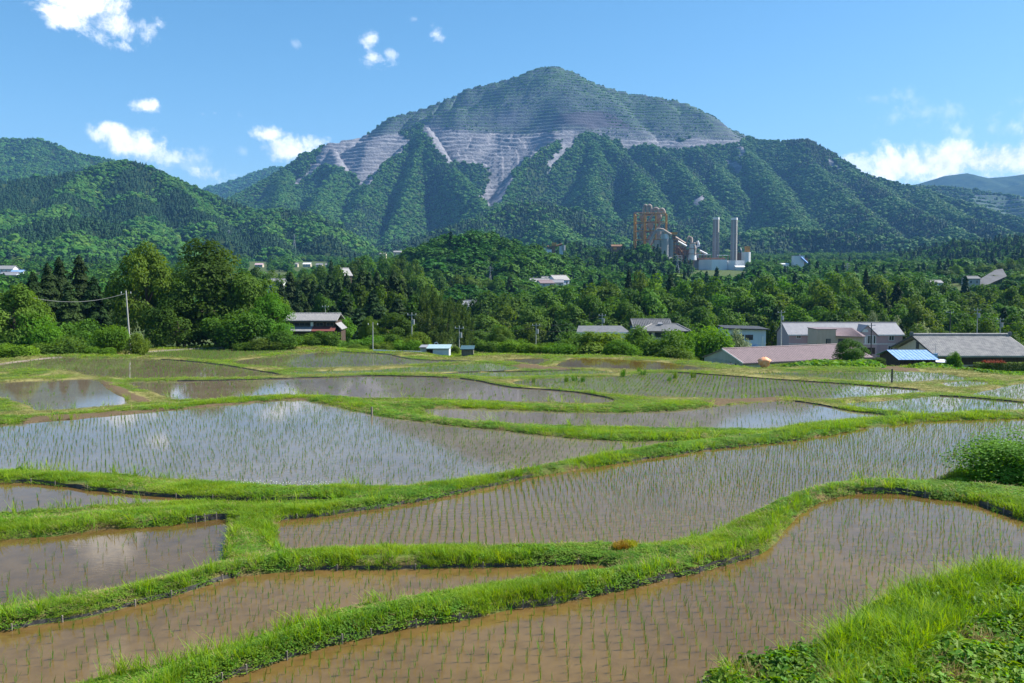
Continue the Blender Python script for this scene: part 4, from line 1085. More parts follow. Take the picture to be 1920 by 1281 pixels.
# foreground slope at the lower right: tall grass above the water, leafy weeds below it
x, y, z, s, r = pick_points(32000, 7, 21, 8, 50, seed=12)
u_, v_ = to_px(x, y, z)
tall = (s > .0) & (v_ > 1040) & (u_ > 1330) & (s < .5 + 2.2 * fbm(x * .6, y * .6, 2, 3)) & (u_ > 1530 + 40 * fbm(x, y, 2, 9)); n = tall.sum()
scatter('tall_grass', np.stack([x, y, z], 1)[tall], zrots(n, .2), R.uniform(.6, 1.15, n) * (.6 + .8 * fbm(x[tall] * .9, y[tall] * .9, 2, 8)), R.integers(0, 4, n),
        [(blades(110 + i, 16, .12, .30, .66, .012, .7, .35), G_TALL) for i in range(4)], kind='stuff', label='tall arching grass on the slope at the lower right')
low = (s > .0) & (v_ > 1100) & (np.random.default_rng(3).random(len(x)) < .8) & (fbm(x * 1.4, y * 1.4, 3, 66) > .33); n = low.sum()
scatter('slope_weeds', np.stack([x, y, z], 1)[low], zrots(n, .15), R.uniform(.7, 1.5, n), R.integers(0, 4, n),
        [(weeds(130 + i, 46, .20, .28, .040 + .022 * (i == 3)), G_WEED) for i in range(4)], kind='stuff', label='leafy green weeds covering the foreground slope')
drypx = (s > .3) & (v_ > 1180) & (fbm(x * 1.4, y * 1.4, 3, 66) < .38); n = drypx.sum()
scatter('dead_stalks', np.stack([x, y, z + .05], 1)[drypx], zrots(n, .9), R.uniform(.6, 1.2, n), R.integers(0, 2, n),
        [(blades(150 + i, 10, .15, .10, .30, .010, .6, .9), G_STRAW) for i in range(2)], kind='stuff', label='dry brown stalks between the foreground weeds')
# white clover heads on two bunds
def clover(pl, n, seed):
    g = np.random.default_rng(seed); q = np.array(pl, float); a, b = q.min(0), q.max(0)
    u = g.uniform(a[0], b[0], n * 3); v = g.uniform(a[1], b[1], n * 3); k = in_poly(u, v, q); u, v = u[k][:n], v[k][:n]
    P = np.array([on_level(i, j, -8.05) for i, j in zip(u, v)]); P[:, 2] = ground_z(P[:, 0], P[:, 1]) + g.uniform(.14, .26, len(P)); k = grid_at(GRID_S, P[:, 0], P[:, 1]) > .12; return P[k]
P = np.concatenate([clover([(430,917),(520,918),(620,922),(640,934),(520,934),(440,929)], 110, 1), clover([(600,1049),(1000,1046),(1000,1056),(600,1058)], 40, 2)])
cl = MB(); cl.tube([(0, 0, -.02), (0, 0, .0), (0, 0, .015), (0, 0, .022)], [.004, .014, .013, .003], 6)
scatter('clover_flowers', P, zrots(len(P)), R.uniform(.6, 1.1, len(P)), np.zeros(len(P), int), [(cl.mesh('clover'), mat('clover_white', (.75, .74, .70), (.6, .6, .5), 20))], kind='stuff', label='white clover heads on the bund below the large paddy')

# rice: seedlings in rows
RICE_N = [blades(200 + i, 6, .016, .13, .24, .0065, .28, .16) for i in range(6)]
RICE_F = [blades(220 + i, 6, .022, .12, .21, .010, .28, .16) for i in range(4)]
RICE_D = [blades(240 + i, 8, .06, .10, .18, .016, .3, .2) for i in range(4)]
pts = []
for nm, w in PW.items():
    dr, pl, ang, dens, tone, alg = PADDY[nm]
    if dens <= 0: continue
    c = w.mean(0); dist = math.hypot(*c)
    sa, sb = (.30, .235) if dist < 60 else (.36, .34)
    ca, sn = math.cos(ang + 1.2), math.sin(ang + 1.2)
    q = (w - c) @ np.array([[ca, -sn], [sn, ca]])
    a0, b0 = q.min(0); a1, b1 = q.max(0)
    A, B = np.meshgrid(np.arange(a0, a1, sa), np.arange(b0, b1, sb)); A = A.ravel(); B = B.ravel()
    g = np.random.default_rng(len(pts) + 77)
    A = A + .018 * g.normal(size=A.shape) + .08 * np.sin(B * .30 + ang * 5); B = B + .02 * g.normal(size=B.shape)
    P2 = np.stack([A, B], 1) @ np.array([[ca, sn], [-sn, ca]]) + c
    rr_ = np.hypot(P2[:, 0], P2[:, 1])
    vis = (np.abs(np.arctan2(P2[:, 0], P2[:, 1])) < rad(46)) & (rr_ > 8)
    P2 = P2[vis]
    sdv = poly_sd(P2[:, 0], P2[:, 1], w, 2)
    thin = fbm(P2[:, 0] * .25, P2[:, 1] * .25, 3, 19)
    keep = (sdv < -.22) & (g.random(len(P2)) < np.clip(dens * (.70 + .45 * thin) * np.where(rr_[vis] > 62, .50, np.where(rr_[vis] > 34, .72, .92)), 0, .97))
    P2 = P2[keep]
    pts.append(np.column_stack([P2, np.full(len(P2), -dr), np.full(len(P2), dens)]))
pts = np.concatenate(pts)
rr_ = np.hypot(pts[:, 0], pts[:, 1])
u_, v_ = to_px(pts[:, 0], pts[:, 1], pts[:, 2])
inv = (u_ > 10) & (u_ < 1910) & (v_ < 1262)
order = np.argsort(np.where(inv, rr_, 1e9))[:300]
one = np.zeros(len(pts), bool); one[order] = True
for me_ in RICE_N: me_.materials.append(G_RICE)
for i in order:
    o = obj('rice_seedling', RICE_N[int(R.integers(0, 6))], None, loc=pts[i, :3], rz=R.uniform(0, 6.28),
            label='young rice seedling standing in the brown paddy nearest the camera', cat='seedling', group='rice seedlings of the nearest paddy')
    s_ = R.uniform(.8, 1.25); o.scale = (s_, s_, s_)
rest = ~one; n = rest.sum(); rr2 = rr_[rest]
idx = np.where(rr2 < 30, R.integers(0, 6, n), np.where(rr2 < 62, 6 + R.integers(0, 4, n), 10 + R.integers(0, 4, n)))
print('rice', n)
scatter('rice_seedlings', pts[rest, :3], zrots(n, .08), R.uniform(.75, 1.25, n) * np.where(rr2 > 62, 1.1, 1), idx,
        [(m_, G_RICE) for m_ in RICE_N + RICE_F + RICE_D], kind='stuff', label='rows of young rice seedlings in the flooded paddies')
# ------------------------------------------------------------------ buildings
M_TILE = mat('grey_roof_tiles', (.20, .20, .205), (.30, .29, .28), 2.5, .7, .4, 14)
M_TILE2 = mat('dark_roof_tiles', (.105, .108, .115), (.165, .165, .165), 2, .65, .3, 14)
M_TILEW = mat('weathered_roof_tiles', (.24, .235, .23), (.38, .36, .335), 1.1, .8, .5, 12)
M_SLATE = mat('pale_grey_roofing', (.215, .215, .235), (.26, .26, .275), 1.2, .6, .2, 18)
M_MAUVE = mat('mauve_metal_roof', (.185, .135, .138), (.235, .172, .172), 1.5, .55, .15, 10)
M_RED = mat('red_metal_roof', (.20, .060, .052), (.17, .075, .065), 3, .5)
M_BLUE = mat('blue_metal_roof', (.19, .33, .60), (.30, .44, .66), 2, .42, .1, 10)
M_DWOOD = mat('dark_timber', (.050, .034, .025), (.085, .058, .042), 5, .85, .4, streak=True)
M_PINK = mat('mauve_siding', (.47, .325, .345), (.51, .36, .375), 2, .8)
M_WHITE = mat('white_paint', (.74, .74, .73), (.62, .62, .61), 3, .6, streak=True)
M_BEIGE = mat('beige_siding', (.52, .37, .29), (.58, .43, .34), 2, .8, streak=True)
M_CREAM = mat('cream_plaster', (.52, .46, .36), (.46, .40, .31), 2, .85, streak=True)
M_PALEB = mat('pale_blue_wall', (.56, .61, .68), (.50, .55, .62), 1.5, .8, streak=True)
M_CORR = mat('grey_corrugated', (.42, .40, .38), (.50, .48, .46), 2, .6, streak=True)
M_GLASS = mat('window_glass', (.03, .035, .04), (.05, .055, .065), 2, .08, spec=.6)
M_BSHEET = mat('blue_sheet_window', (.05, .28, .55), (.07, .33, .60), 2, .4)
M_CONC = mat('concrete', (.40, .39, .37), (.32, .31, .295), .4, .9, .2, streak=True)
M_CONC2 = mat('pale_concrete', (.52, .51, .49), (.42, .41, .39), .15, .9, .2, streak=True)
M_STEEL = mat('galvanised_steel', (.36, .37, .38), (.28, .29, .30), 4, .5, metal=.3)
M_DARK = mat('dark_metal', (.035, .035, .04), (.06, .06, .06), 4, .6)
M_WOOD = mat('grey_wood', (.20, .17, .14), (.28, .24, .20), 8, .9, .4, streak=True)
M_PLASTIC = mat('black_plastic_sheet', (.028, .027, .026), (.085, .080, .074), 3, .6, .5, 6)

def window(par, x0, x1, z0, z1, y, frame=M_WHITE, glass=M_GLASS, n=2, face='y', sgn=-1, fw=.07):
    """framed window set on a wall plane; y is the wall plane, sgn the outward side"""
    def bx(mb, a0, a1, b0, b1, d0, d1):
        lo, hi = min(y + sgn * d0, y + sgn * d1), max(y + sgn * d0, y + sgn * d1)
        if face == 'y': mb.box(a0, a1, lo, hi, b0, b1)
        else: mb.box(lo, hi, a0, a1, b0, b1)
    fr = MB()
    bx(fr, x0 - fw, x1 + fw, z0 - fw, z0, .0, .06); bx(fr, x0 - fw, x1 + fw, z1, z1 + fw, .0, .06)
    bx(fr, x0 - fw, x0, z0, z1, .0, .06); bx(fr, x1, x1 + fw, z0, z1, .0, .06)
    for i in range(1, n):
        m_ = x0 + (x1 - x0) * i / n; bx(fr, m_ - fw * .35, m_ + fw * .35, z0, z1, .02, .055)
    w = fr.build('window', frame, par)
    g_ = MB(); bx(g_, x0, x1, z0, z1, .0, .025); g_.build('pane', glass, w)
    return w
def gable_roof(par, x0, x1, y0, y1, ze, zr, m, over=.4, th=.14, name='roof', axis='x', yr=None):
    """two slopes; ridge along x (or y)"""
    mb = MB()
    if axis == 'x':
        yc = (y0 + y1) / 2 if yr is None else yr
        for ya in (y0, y1):
            s = (zr - ze) / (yc - ya); yo = ya - over * (1 if ya < yc else -1); zo = zr + s * (yo - yc)
            q = [(x0 - over, yo, zo), (x1 + over, yo, zo), (x1 + over, yc, zr), (x0 - over, yc, zr)]
            mb.prism(q if ya < yc else q[::-1], (0, 0, th))
        o = mb.build(name, m, par)
        cap = MB(); cap.tube([(x0 - over - .03, yc, zr + th + .02), (x1 + over + .03, yc, zr + th + .02)], th * .9, 8); cap.build('ridge_cap', m, o)
    else:
        xc = (x0 + x1) / 2
        for xa in (x0, x1):
            s = (zr - ze) / (xc - xa); xo = xa - over * (1 if xa < xc else -1); zo = zr + s * (xo - xc)
            q = [(xo, y0 - over, zo), (xo, y1 + over, zo), (xc, y1 + over, zr), (xc, y0 - over, zr)]
            mb.prism(q[::-1] if xa < xc else q, (0, 0, th))
        o = mb.build(name, m, par)
    return o
def gable_walls(par, x0, x1, y0, y1, z0, ze, zr, m, axis='x', name='wall', yr=None):
    mb = MB()
    if axis == 'x':
        yc = (y0 + y1) / 2 if yr is None else yr
        mb.prism([(x0, y0, z0), (x0, y0, ze), (x0, yc, zr), (x0, y1, ze), (x0, y1, z0)], (x1 - x0, 0, 0))
    else:
        xc = (x0 + x1) / 2
        mb.prism([(x0, y0, z0), (x1, y0, z0), (x1, y0, ze), (xc, y0, zr), (x0, y0, ze)], (0, y1 - y0, 0))
    return mb.build(name, m, par)
def tile_rows(par, x0, x1, ya, za, yb, zb, m, n, r=.05, name='tile_rib'):
    """rounded ribs of a pantile or seamed roof running down the slope, one part"""
    mb = MB()
    for i in range(n):
        x = x0 + (x1 - x0) * (i + .5) / n; mb.tube([(x, ya, za), (x, yb, zb)], r, 5, caps=False)
    o = mb.build(name, m, par); o['kind'] = 'stuff'; return o

# farmhouse left of centre
Y = 165.0; k = Y / F
c = at(585, 640, Y); X0, X1 = -4.9, 4.6; zb = gz(c[0], Y)
zt = lambda py, YY=Y: at(585, py, YY)[2] - zb
e = empty('farmhouse', (c[0], Y, zb), label='dark timber farmhouse with grey tile roof and a red lower roof', cat='house')
MB().box(X0, X1, 0, 6.5, -.6, zt(603)).build('wall', M_DWOOD, e)
gable_roof(e, X0, X1, -.2, 6.7, zt(601), zt(589, Y + 3.2), M_TILE, .45)
tile_rows(e, X0 - .4, X1 + .4, -.6, zt(601) + .06, 3.2, zt(589, Y + 3.2) + .16, M_TILE, 34, .06)
mb = MB(); zl0, zl1 = zt(622, Y - 1.6), zt(613.5)
mb.prism([(X0 - .2, -1.7, zl0), (.2, -1.7, zl0), (.2, .05, zl1), (X0 - .2, .05, zl1)], (0, 0, .12)); mb.build('lower_roof', M_TILE, e)
mb = MB(); mb.prism([(.3, -1.7, zl0), (X1 + .1, -1.7, zl0), (X1 + .1, .05, zl1), (.3, .05, zl1)], (0, 0, .12)); mb.build('lower_roof', M_RED, e, label='red lower roof')
for x0, x1, m_ in ((-4.4, -.3, M_GLASS), (.9, 2.2, M_GLASS), (2.9, 4.2, M_GLASS)): window(e, x0, x1, zt(611), zt(605.5), 0, M_WOOD, m_, 4 if x1 - x0 > 3 else 2)
for x0, x1 in ((-3.4, -1.0), (2.2, 2.9)): window(e, x0, x1, zt(638), zt(626), 0, M_WOOD, M_GLASS, 2)
MB().box(3.2, 3.9, -.10, -.003, .1, zt(625)).build('door', M_WHITE, e)
MB().box(-.15, .35, -.25, -.003, zt(612), zt(604)).build('white_box', M_WHITE, e)
mb = MB(); mb.prism([(X1 + .1, -.4, zt(607)), (X1 + 1.3, -.4, zt(618)), (X1 + 1.3, 5, zt(618)), (X1 + .1, 5, zt(607))], (0, 0, .1)); mb.build('side_roof', M_TILE, e)
MB().box(X1 + .003, X1 + 1.0, .3, 4.8, -.6, zt(621)).build('lean_to', M_DWOOD, e)

# white shed, dark hut on the rim
Y = 120.0; c = at(816, 667, Y); zb = gz(c[0], Y); zt = lambda py: at(816, py, Y)[2] - zb; kx = lambda px: at(px, 660, Y)[0] - c[0]
e = empty('white_shed', (c[0], Y, zb), label='low white and pale blue shed on the terrace rim', cat='shed')
MB().box(kx(788), kx(799), 0, 3, -.8, zt(653)).build('store_wall', M_CORR, e)
MB().box(kx(812), kx(842), -.3, 3, -.8, zt(655)).build('wall', M_PALEB, e)
mb = MB(); mb.prism([(kx(800), -.6, zt(654)), (kx(844), -.6, zt(654)), (kx(844), 3.3, zt(652) + .1), (kx(800), 3.3, zt(652) + .1)], (0, 0, .1)); mb.build('roof', mat('teal_metal', (.25, .36, .38), (.34, .44, .45), 3, .5), e)
mb = MB(); mb.prism([(kx(786), -.3, zt(652)), (kx(800) - .05, -.3, zt(652)), (kx(800) - .05, 3.2, zt(651)), (kx(786), 3.2, zt(651))], (0, 0, .09)); mb.build('store_roof', M_SLATE, e)
MB().box(kx(800), kx(811), 1.0, 3, -.8, zt(656)).build('open_bay', M_DARK, e)
e = empty('warning_sign', (at(818, 651, 134)[0], 134, gz(at(818, 651, 134)[0], 134)), label='small round red and white sign above the white shed', cat='sign')
MB().cyl(0, 0, -.3, at(818, 644, 134)[2] - e.location.z, .03, 8).build('post', M_STEEL, e)
mb = MB(); zz = at(818, 645, 134)[2] - e.location.z; mb.tube([(0, -.06, zz), (0, -.03, zz)], .32, 20); mb.build('face', M_WHITE, e)
mb = MB(); mb.tube([(0, -.075, zz), (0, -.062, zz)], .2, 20); mb.build('red_disc', M_RED, e)
c = at(876, 667, Y); zb = gz(c[0], Y); zt = lambda py: at(876, py, Y)[2] - zb; kx = lambda px: at(px, 660, Y)[0] - c[0]
e = empty('dark_hut', (c[0], Y, zb), label='small dark hut with a teal roof right of the white shed', cat='hut')
for x in (865, 877, 886.5): MB().box(kx(x), kx(x + 1.2), -.05, .06, -.8, zt(656)).build('post', M_WOOD, e)
MB().box(kx(866), kx(887), .1, 2.4, -.8, zt(657)).build('wall', M_WOOD, e)
mb = MB(); mb.prism([(kx(863), -.5, zt(655.5)), (kx(889), -.5, zt(655.5)), (kx(889), 2.6, zt(652)), (kx(863), 2.6, zt(652))], (0, 0, .1)); mb.build('roof', mat('dark_teal_metal', (.035, .085, .10), (.06, .11, .12), 3, .5), e)
# low white fence-like sheet on the rim
mb = MB(); pl = [at(px, py, 118) for px, py in ((700, 657.5), (740, 659.5), (790, 660.5))]
for a, b in zip(pl[:-1], pl[1:]): mb.prism([a, b, b + np.array([0, 0, .16]), a + np.array([0, 0, .16])], (0, .06, 0))
mb.build('rim_board', M_WHITE, label='long white board lying along the terrace rim left of the shed', cat='board')

# hidden white house behind the bushes
Y = 148.0; c = at(1130, 660, Y); zb = gz(c[0], Y); zt = lambda py: at(1130, py, Y)[2] - zb; kx = lambda px: at(px, 640, Y)[0] - c[0]
e = empty('white_house', (c[0], Y, zb), label='flat-roofed white house half hidden behind the bushes', cat='house')
MB().box(kx(1092), kx(1172), 0, 6, -.5, zt(626)).build('wall', M_WHITE, e)
mb = MB(); mb.prism([(kx(1080), -.8, zt(624)), (kx(1180), -.8, zt(624.5)), (kx(1174), 6.5, zt(617)), (kx(1090), 6.5, zt(617))], (0, 0, .2)); rf = mb.build('roof', M_TILE2, e)
MB().box(kx(1080), kx(1180), -.9, -.78, zt(625.5), zt(622.5)).build('white_eave', M_WHITE, rf)
window(e, kx(1143), kx(1162), zt(640), zt(629), 0, M_DARK, M_GLASS, 2)
MB().box(kx(1095), kx(1163), -.08, -.003, zt(645), zt(627)).build('dark_panel', M_DWOOD, e)  # dark timber panel over the upper part of the white wall

# two houses behind the vivid bushes
Y = 188.0; c = at(1242, 650, Y); zb = gz(c[0], Y); zt = lambda py, YY=Y: at(1242, py, YY)[2] - zb; kx = lambda px, YY=Y: at(px, 620, YY)[0] - c[0]
e = empty('hip_roof_house', (c[0], Y, zb), label='house with dark grey hipped roof behind the vivid green bushes', cat='house')
MB().box(kx(1202), kx(1282), 0, 8, -.5, zt(622)).build('wall', M_CREAM, e)
mb = MB(); x0, x1 = kx(1195), kx(1294); ze, zr = zt(620.5), zt(607.5, Y + 4); xa, xb = kx(1228), kx(1275)
V = [(x0, -.8, ze), (x1, -.8, ze), (x1, 8.8, ze), (x0, 8.8, ze), (xa, 4, zr), (xb, 4, zr)]
mb.add(V, [(0, 1, 5, 4), (1, 2, 5), (2, 3, 4, 5), (3, 0, 4), (0, 3, 2, 1)]); rf = mb.build('roof', M_TILE2, e)
for p_, q_ in ((V[0], V[4]), (V[1], V[5]), (V[4], V[5])): MB().tube([np.array(p_) + (0, 0, .06), np.array(q_) + (0, 0, .06)], .13, 6).build('ridge_cap', M_TILEW, rf)
window(e, kx(1207), kx(1222), zt(632), zt(624), 0, M_DARK, M_GLASS, 2); window(e, kx(1228), kx(1246), zt(632), zt(624), 0, M_DARK, M_GLASS, 2)
mb = MB(); mb.prism([(xa + 1.0, 2.6, zt(611)), (xa + 2.2, 2.6, zt(611)), (xa + 2.0, 3.2, zt(608.5)), (xa + 1.2, 3.2, zt(608.5))], (0, 0, .3)); mb.build('skylight', M_SLATE, rf)
Y = 200.0; c = at(1219, 640, Y); zb = gz(c[0], Y); zt = lambda py, YY=Y: at(1219, py, YY)[2] - zb; kx = lambda px, YY=Y: at(px, 620, YY)[0] - c[0]
e = empty('blue_grey_house', (c[0], Y, zb), label='house with ribbed blue-grey gable roof behind the hipped roof', cat='house')
MB().box(kx(1189), kx(1258), 0, 7, -.5, zt(613)).build('wall', mat('blue_wall', (.06, .11, .20), (.09, .14, .22), 3), e)
gable_roof(e, kx(1189), kx(1258), 0, 7, zt(612.5), zt(599.5, Y + 3.5), M_TILE2, .4)
tile_rows(e, kx(1189), kx(1260), -.3, zt(612.5) + .08, 3.5, zt(599.5, Y + 3.5) + .15, M_TILE2, 22, .07)

# pale blue house with shallow roof
Y = 172.0; c = at(1400, 655, Y); zb = gz(c[0], Y); zt = lambda py: at(1400, py, Y)[2] - zb; kx = lambda px: at(px, 635, Y)[0] - c[0]
e = empty('pale_blue_house', (c[0], Y, zb), label='pale blue two-storey house with flat dark eaves', cat='house')
MB().box(kx(1362), kx(1436), 0, 7, -1, zt(618)).build('wall', M_PALEB, e)
mb = MB(); mb.prism([(kx(1358), -.7, zt(617)), (kx(1442), -.7, zt(619)), (kx(1440), 7.6, zt(617.5)), (kx(1360), 7.6, zt(615.5))], (0, 0, .22)); mb.build('roof', M_DARK, e)
for x0, x1 in ((1398, 1411), (1385, 1394), (1370, 1379)): window(e, kx(x0), kx(x1), zt(637), zt(628.5), 0, M_DARK, M_GLASS, 2)
MB().box(kx(1398), kx(1420), -.6, -.003, zt(649.5), zt(647.5)).build('porch_roof', M_BLUE, e)
MB().box(kx(1362), kx(1436) + .01, -.05, -.003, zt(645), zt(644)).build('trim', M_WHITE, e)
MB().box(kx(1428), kx(1432), -.06, -.004, zt(654), zt(631)).build('downpipe', M_WHITE, e)

# pink apartment house
Y = 200.0; c = at(1586, 668, Y); zb = gz(c[0], Y); zt = lambda py, YY=Y: at(1586, py, YY)[2] - zb; kx = lambda px, YY=Y: at(px, 640, YY)[0] - c[0]
e = empty('apartment_house', (c[0], Y, zb), label='long mauve two-storey apartment house with pale grey gabled roof', cat='house')
x0, x1 = kx(1479), kx(1692); zg = min(-1.5, zt(676))
gable_walls(e, x0, x1, 0, 9, zg, zt(627), zt(607, Y + 4.5), M_PINK)
gable_roof(e, x0, x1, 0, 9, zt(627), zt(606.5, Y + 4.5), M_SLATE, .35, .16)
MB().box(x0 - .03, x1 + .03, -.05, -.003, zt(646), zt(644.2)).build('band', M_WHITE, e)
MB().box(x0 - .3, x1 + .3, -.5, -.40, zt(629) - .05, zt(627.3)).build('fascia', M_WHITE, e)
for xa, xb, ap in ((1524, 1566, 616.5), (1606, 1645, 611)):      # projecting gabled bays
    b0, b1 = kx(xa, Y - 1.2), kx(xb, Y - 1.2); ze = zt(629, Y - 1.2); zr = zt(ap, Y - 1.2)
    w_ = gable_walls(e, b0, b1, -1.2, 1, zg, ze, zr, M_PINK, 'y', 'bay')
    gable_roof(w_, b0, b1, -1.2, 4.0, ze, zr + .05, M_SLATE, .3, .12, 'bay_roof', 'y')
    MB().box(b0 - .02, b1 + .02, -1.25, -1.203, zt(646, Y - 1.2), zt(644.2, Y - 1.2)).build('band', M_WHITE, w_)
for a, b, p0, p1, yy_, n_ in ((1494, 1501, 634, 627.5, 0, 2), (1493, 1501, 656, 648, 0, 2), (1667, 1675.5, 638, 630, 0, 2), (1666, 1674, 656, 649, 0, 2), (1627, 1635, 644, 630, -1.2, 2), (1638, 1641, 644, 630, -1.2, 1), (1528, 1531, 641, 628, -1.2, 1)):
    window(e, kx(a, Y + yy_), kx(b, Y + yy_), zt(p0, Y + yy_), zt(p1, Y + yy_), yy_, M_WHITE, M_GLASS, n_, fw=.12)
MB().box(kx(1621, Y - 1.2), kx(1624.5, Y - 1.2), -1.28, -1.203, zt(645, Y - 1.2), zt(629.5, Y - 1.2)).build('shutter', M_WHITE, e)
mb = MB(); cc = kx(1621.5, Y - 1.2); mb.prism([(cc + .75 * math.cos(a), -1.26, zt(623, Y - 1.2) + .75 * math.sin(a)) for a in np.linspace(0, math.pi, 9)], (0, .05, 0)); mb.build('fan_light', M_WHITE, e)
MB().box(kx(1621, Y - 1.2), kx(1641, Y - 1.2), -1.27, -1.203, zt(664, Y - 1.2), zt(652, Y - 1.2)).build('garage_door', M_DWOOD, e)
# beige annexe in front of it
Y = 186.0; c = at(1575, 655, Y); zb = gz(c[0], Y); zt = lambda py, YY=Y: at(1575, py, YY)[2] - zb; kx = lambda px, YY=Y: at(px, 640, YY)[0] - c[0]
e = empty('beige_annexe', (c[0], Y, zb), label='beige box-like building with a mauve lean-to roof before the apartment house', cat='house')
zg = min(-1, zt(670))
MB().box(kx(1532), kx(1567), 0, 6, zg, zt(618.5)).build('tower_wall', M_BEIGE, e)
for i in range(9):
    x = kx(1532 + 3.7 * (i + .5)); MB().box(x - .05, x + .05, -.04, -.003, zt(655), zt(619)).build('siding_strip', M_BEIGE, e)
MB().box(kx(1531), kx(1568), -.15, 6.1, zt(618.4), zt(617)).build('parapet', M_MAUVE, e)
MB().box(kx(1567) + .003, kx(1620), .3, 6, zg, zt(631)).build('wall', M_BEIGE, e)
mb = MB(); mb.prism([(kx(1567), -.5, zt(631)), (kx(1622), -.5, zt(632)), (kx(1618), 6, zt(619)), (kx(1567), 6, zt(618.5))], (0, 0, .15)); rf = mb.build('roof', M_MAUVE, e)
tile_rows(rf, kx(1568), kx(1616), -.4, zt(631) + .15, 5.9, zt(619) + .15, M_MAUVE, 16, .05, 'roof_seam')
window(e, kx(1549), kx(1557), zt(648), zt(636), 0, M_DARK, M_GLASS, 2); window(e, kx(1573), kx(1585), zt(646), zt(636), .3, M_DARK, M_GLASS, 2)

# long low shed with mauve roof (turned about 24 degrees)
near = at(1394, 681, 133.0); yaw = rad(22); e1 = near[2]
e = empty('long_shed', (near[0], near[1], e1 - 2.6), yaw, label='long low shed with a mauve roof and a blue window', cat='shed')
Wd, Ln, hz_, rz_ = 10.5, 26.0, 2.6, 4.35
gable_walls(e, 0, Ln, 0, Wd, -1.5, hz_, rz_, M_CORR)
gable_roof(e, 0, Ln, 0, Wd, hz_, rz_, M_MAUVE, .25, .12)
s_ = (rz_ - hz_) / (Wd / 2); tile_rows(e, .2, Ln - .2, -.2, hz_ - .2 * s_ + .13, Wd / 2, rz_ + .13, M_MAUVE, 52, .03, 'roof_seam')
mb = MB(); mb.prism([(-.28, -.25, hz_ - .12), (-.28, Wd / 2, rz_ - .04), (-.28, Wd / 2, rz_ + .18), (-.28, -.25, hz_ + .10)], (-.05, 0, 0)); mb.build('barge_board', M_WHITE, e)
MB().box(-.2, Ln + .2, -.42, -.28, hz_ - .2, hz_ - .06).build('gutter', M_DARK, e)
for i in range(22): MB().box(-.05, -.003, .25 + i * .47, .33 + i * .47, -1.4, hz_ + .1).build('siding_rib', M_CORR, e)
window(e, 6.4, 7.7, .5, 2.0, -.03, M_WHITE, M_BSHEET, 1, 'x', fw=.05); window(e, 7.85, 9.2, .5, 2.0, -.03, M_WHITE, M_BSHEET, 1, 'x', fw=.05)

# tile-roofed barn at the right
e = empty('tiled_barn', (70, 140, -16.6), label='long barn with weathered grey tile roof at the right edge', cat='barn')
ze, zr = 3.4, 6.0
gable_walls(e, .4, 15.6, .8, 15.2, -1, ze, zr - .25, M_CREAM)
gable_roof(e, 0, 16, 0, 16, ze, zr, M_TILEW, .4, .2)
tile_rows(e, -.3, 16.3, -.4, ze - .13 + .2, 8, zr + .2, M_TILEW, 54, .07)
MB().tube([(-.5, 8, zr + .42), (16.5, 8, zr + .42)], .22, 8).build('ridge_beam', M_TILE, e)
for x in (-.55, 16.55): MB().box(x - .18, x + .18, 7.65, 8.35, zr + .2, zr + .85).build('ridge_end_tile', M_TILE2, e)
for sgn in (0, 1):
    ya = -.42 if sgn == 0 else 16.42; mb = MB(); mb.prism([(-.45, ya, ze - .2), (-.45, 8, zr - .05), (-.45, 8, zr + .28), (-.45, ya, ze + .12)], (-.08, 0, 0)); mb.build('barge_board', M_DARK, e)
window(e, 7.2, 8.0, zr - 2.0, zr - .9, .4, M_DARK, M_DARK, 1, 'x')
MB().box(.4, 15.6, .7, .79, 1.9, 3.0).build('upper_boards', M_DWOOD, e)
for x in (5.5, 8.0): MB().box(x, x + 1.6, .68, .79, -.3, 1.7).build('door', M_DWOOD, e)
MB().box(2.0, 15, -.5, -.40, ze - .32, ze - .2).build('gutter', M_DARK, e)
# television aerial in front of the barn
q = at(1754, 664, 137)
e = empty('tv_aerial', (q[0], 137, -15.5), label='thin television aerial with a small blue box before the barn roof', cat='aerial')
zz = q[2] + 15.5; MB().cyl(0, 0, -1, zz + 1.7, .03, 6).build('mast', M_STEEL, e)
mb = MB()
for i, l_ in enumerate((.9, .8, .7, .6, .5)): mb.tube([(-1.1 + .5 * i, -l_ / 2, zz + 1.5), (-1.1 + .5 * i, l_ / 2, zz + 1.5)], .02, 5)
mb.tube([(-1.3, 0, zz + 1.5), (1.2, 0, zz + 1.5)], .025, 5); mb.build('antenna', M_STEEL, e)
MB().box(-.28, .28, -.2, .2, zz - .5, zz + .1).build('box', M_BLUE, e)

# blue-roofed shed
e = empty('blue_roof_shed', (57, 125, -14.2), label='dark wooden shed with a bright blue metal roof', cat='shed')
ze, zr, D, L = 1.93, 2.95, 7.6, 5.5
gable_walls(e, .25, L, .3, D - .3, -1, ze, zr - .12, M_DWOOD)
s_ = (zr - ze) / (D / 2)
for i in range(11):
    xa = -.25 + (L + .5) * i / 11; xb = -.25 + (L + .5) * (i + 1) / 11 - .012
    mb = MB(); mb.prism([(xa, -.3, ze - .3 * s_), (xb, -.3, ze - .3 * s_), (xb, D / 2, zr), (xa, D / 2, zr)], (0, 0, .05)); mb.build('roof_panel', M_BLUE, e)
    MB().tube([(xb, -.3, ze - .3 * s_ + .06), (xb, D / 2, zr + .06)], .03, 5).build('seam', M_BLUE, e)
mb = MB(); mb.prism([(-.25, D / 2, zr), (L + .25, D / 2, zr), (L + .25, D + .3, ze - .3 * s_), (-.25, D + .3, ze - .3 * s_)], (0, 0, .05)); mb.build('rear_roof', M_BLUE, e)
mb = MB(); mb.prism([(L + .2, .2, ze - .5), (L + 2.8, .2, ze - .62), (L + 2.8, 3.5, ze - .4), (L + .2, 3.5, ze - .3)], (0, 0, .06)); mb.build('side_roof', M_PALEB, e)
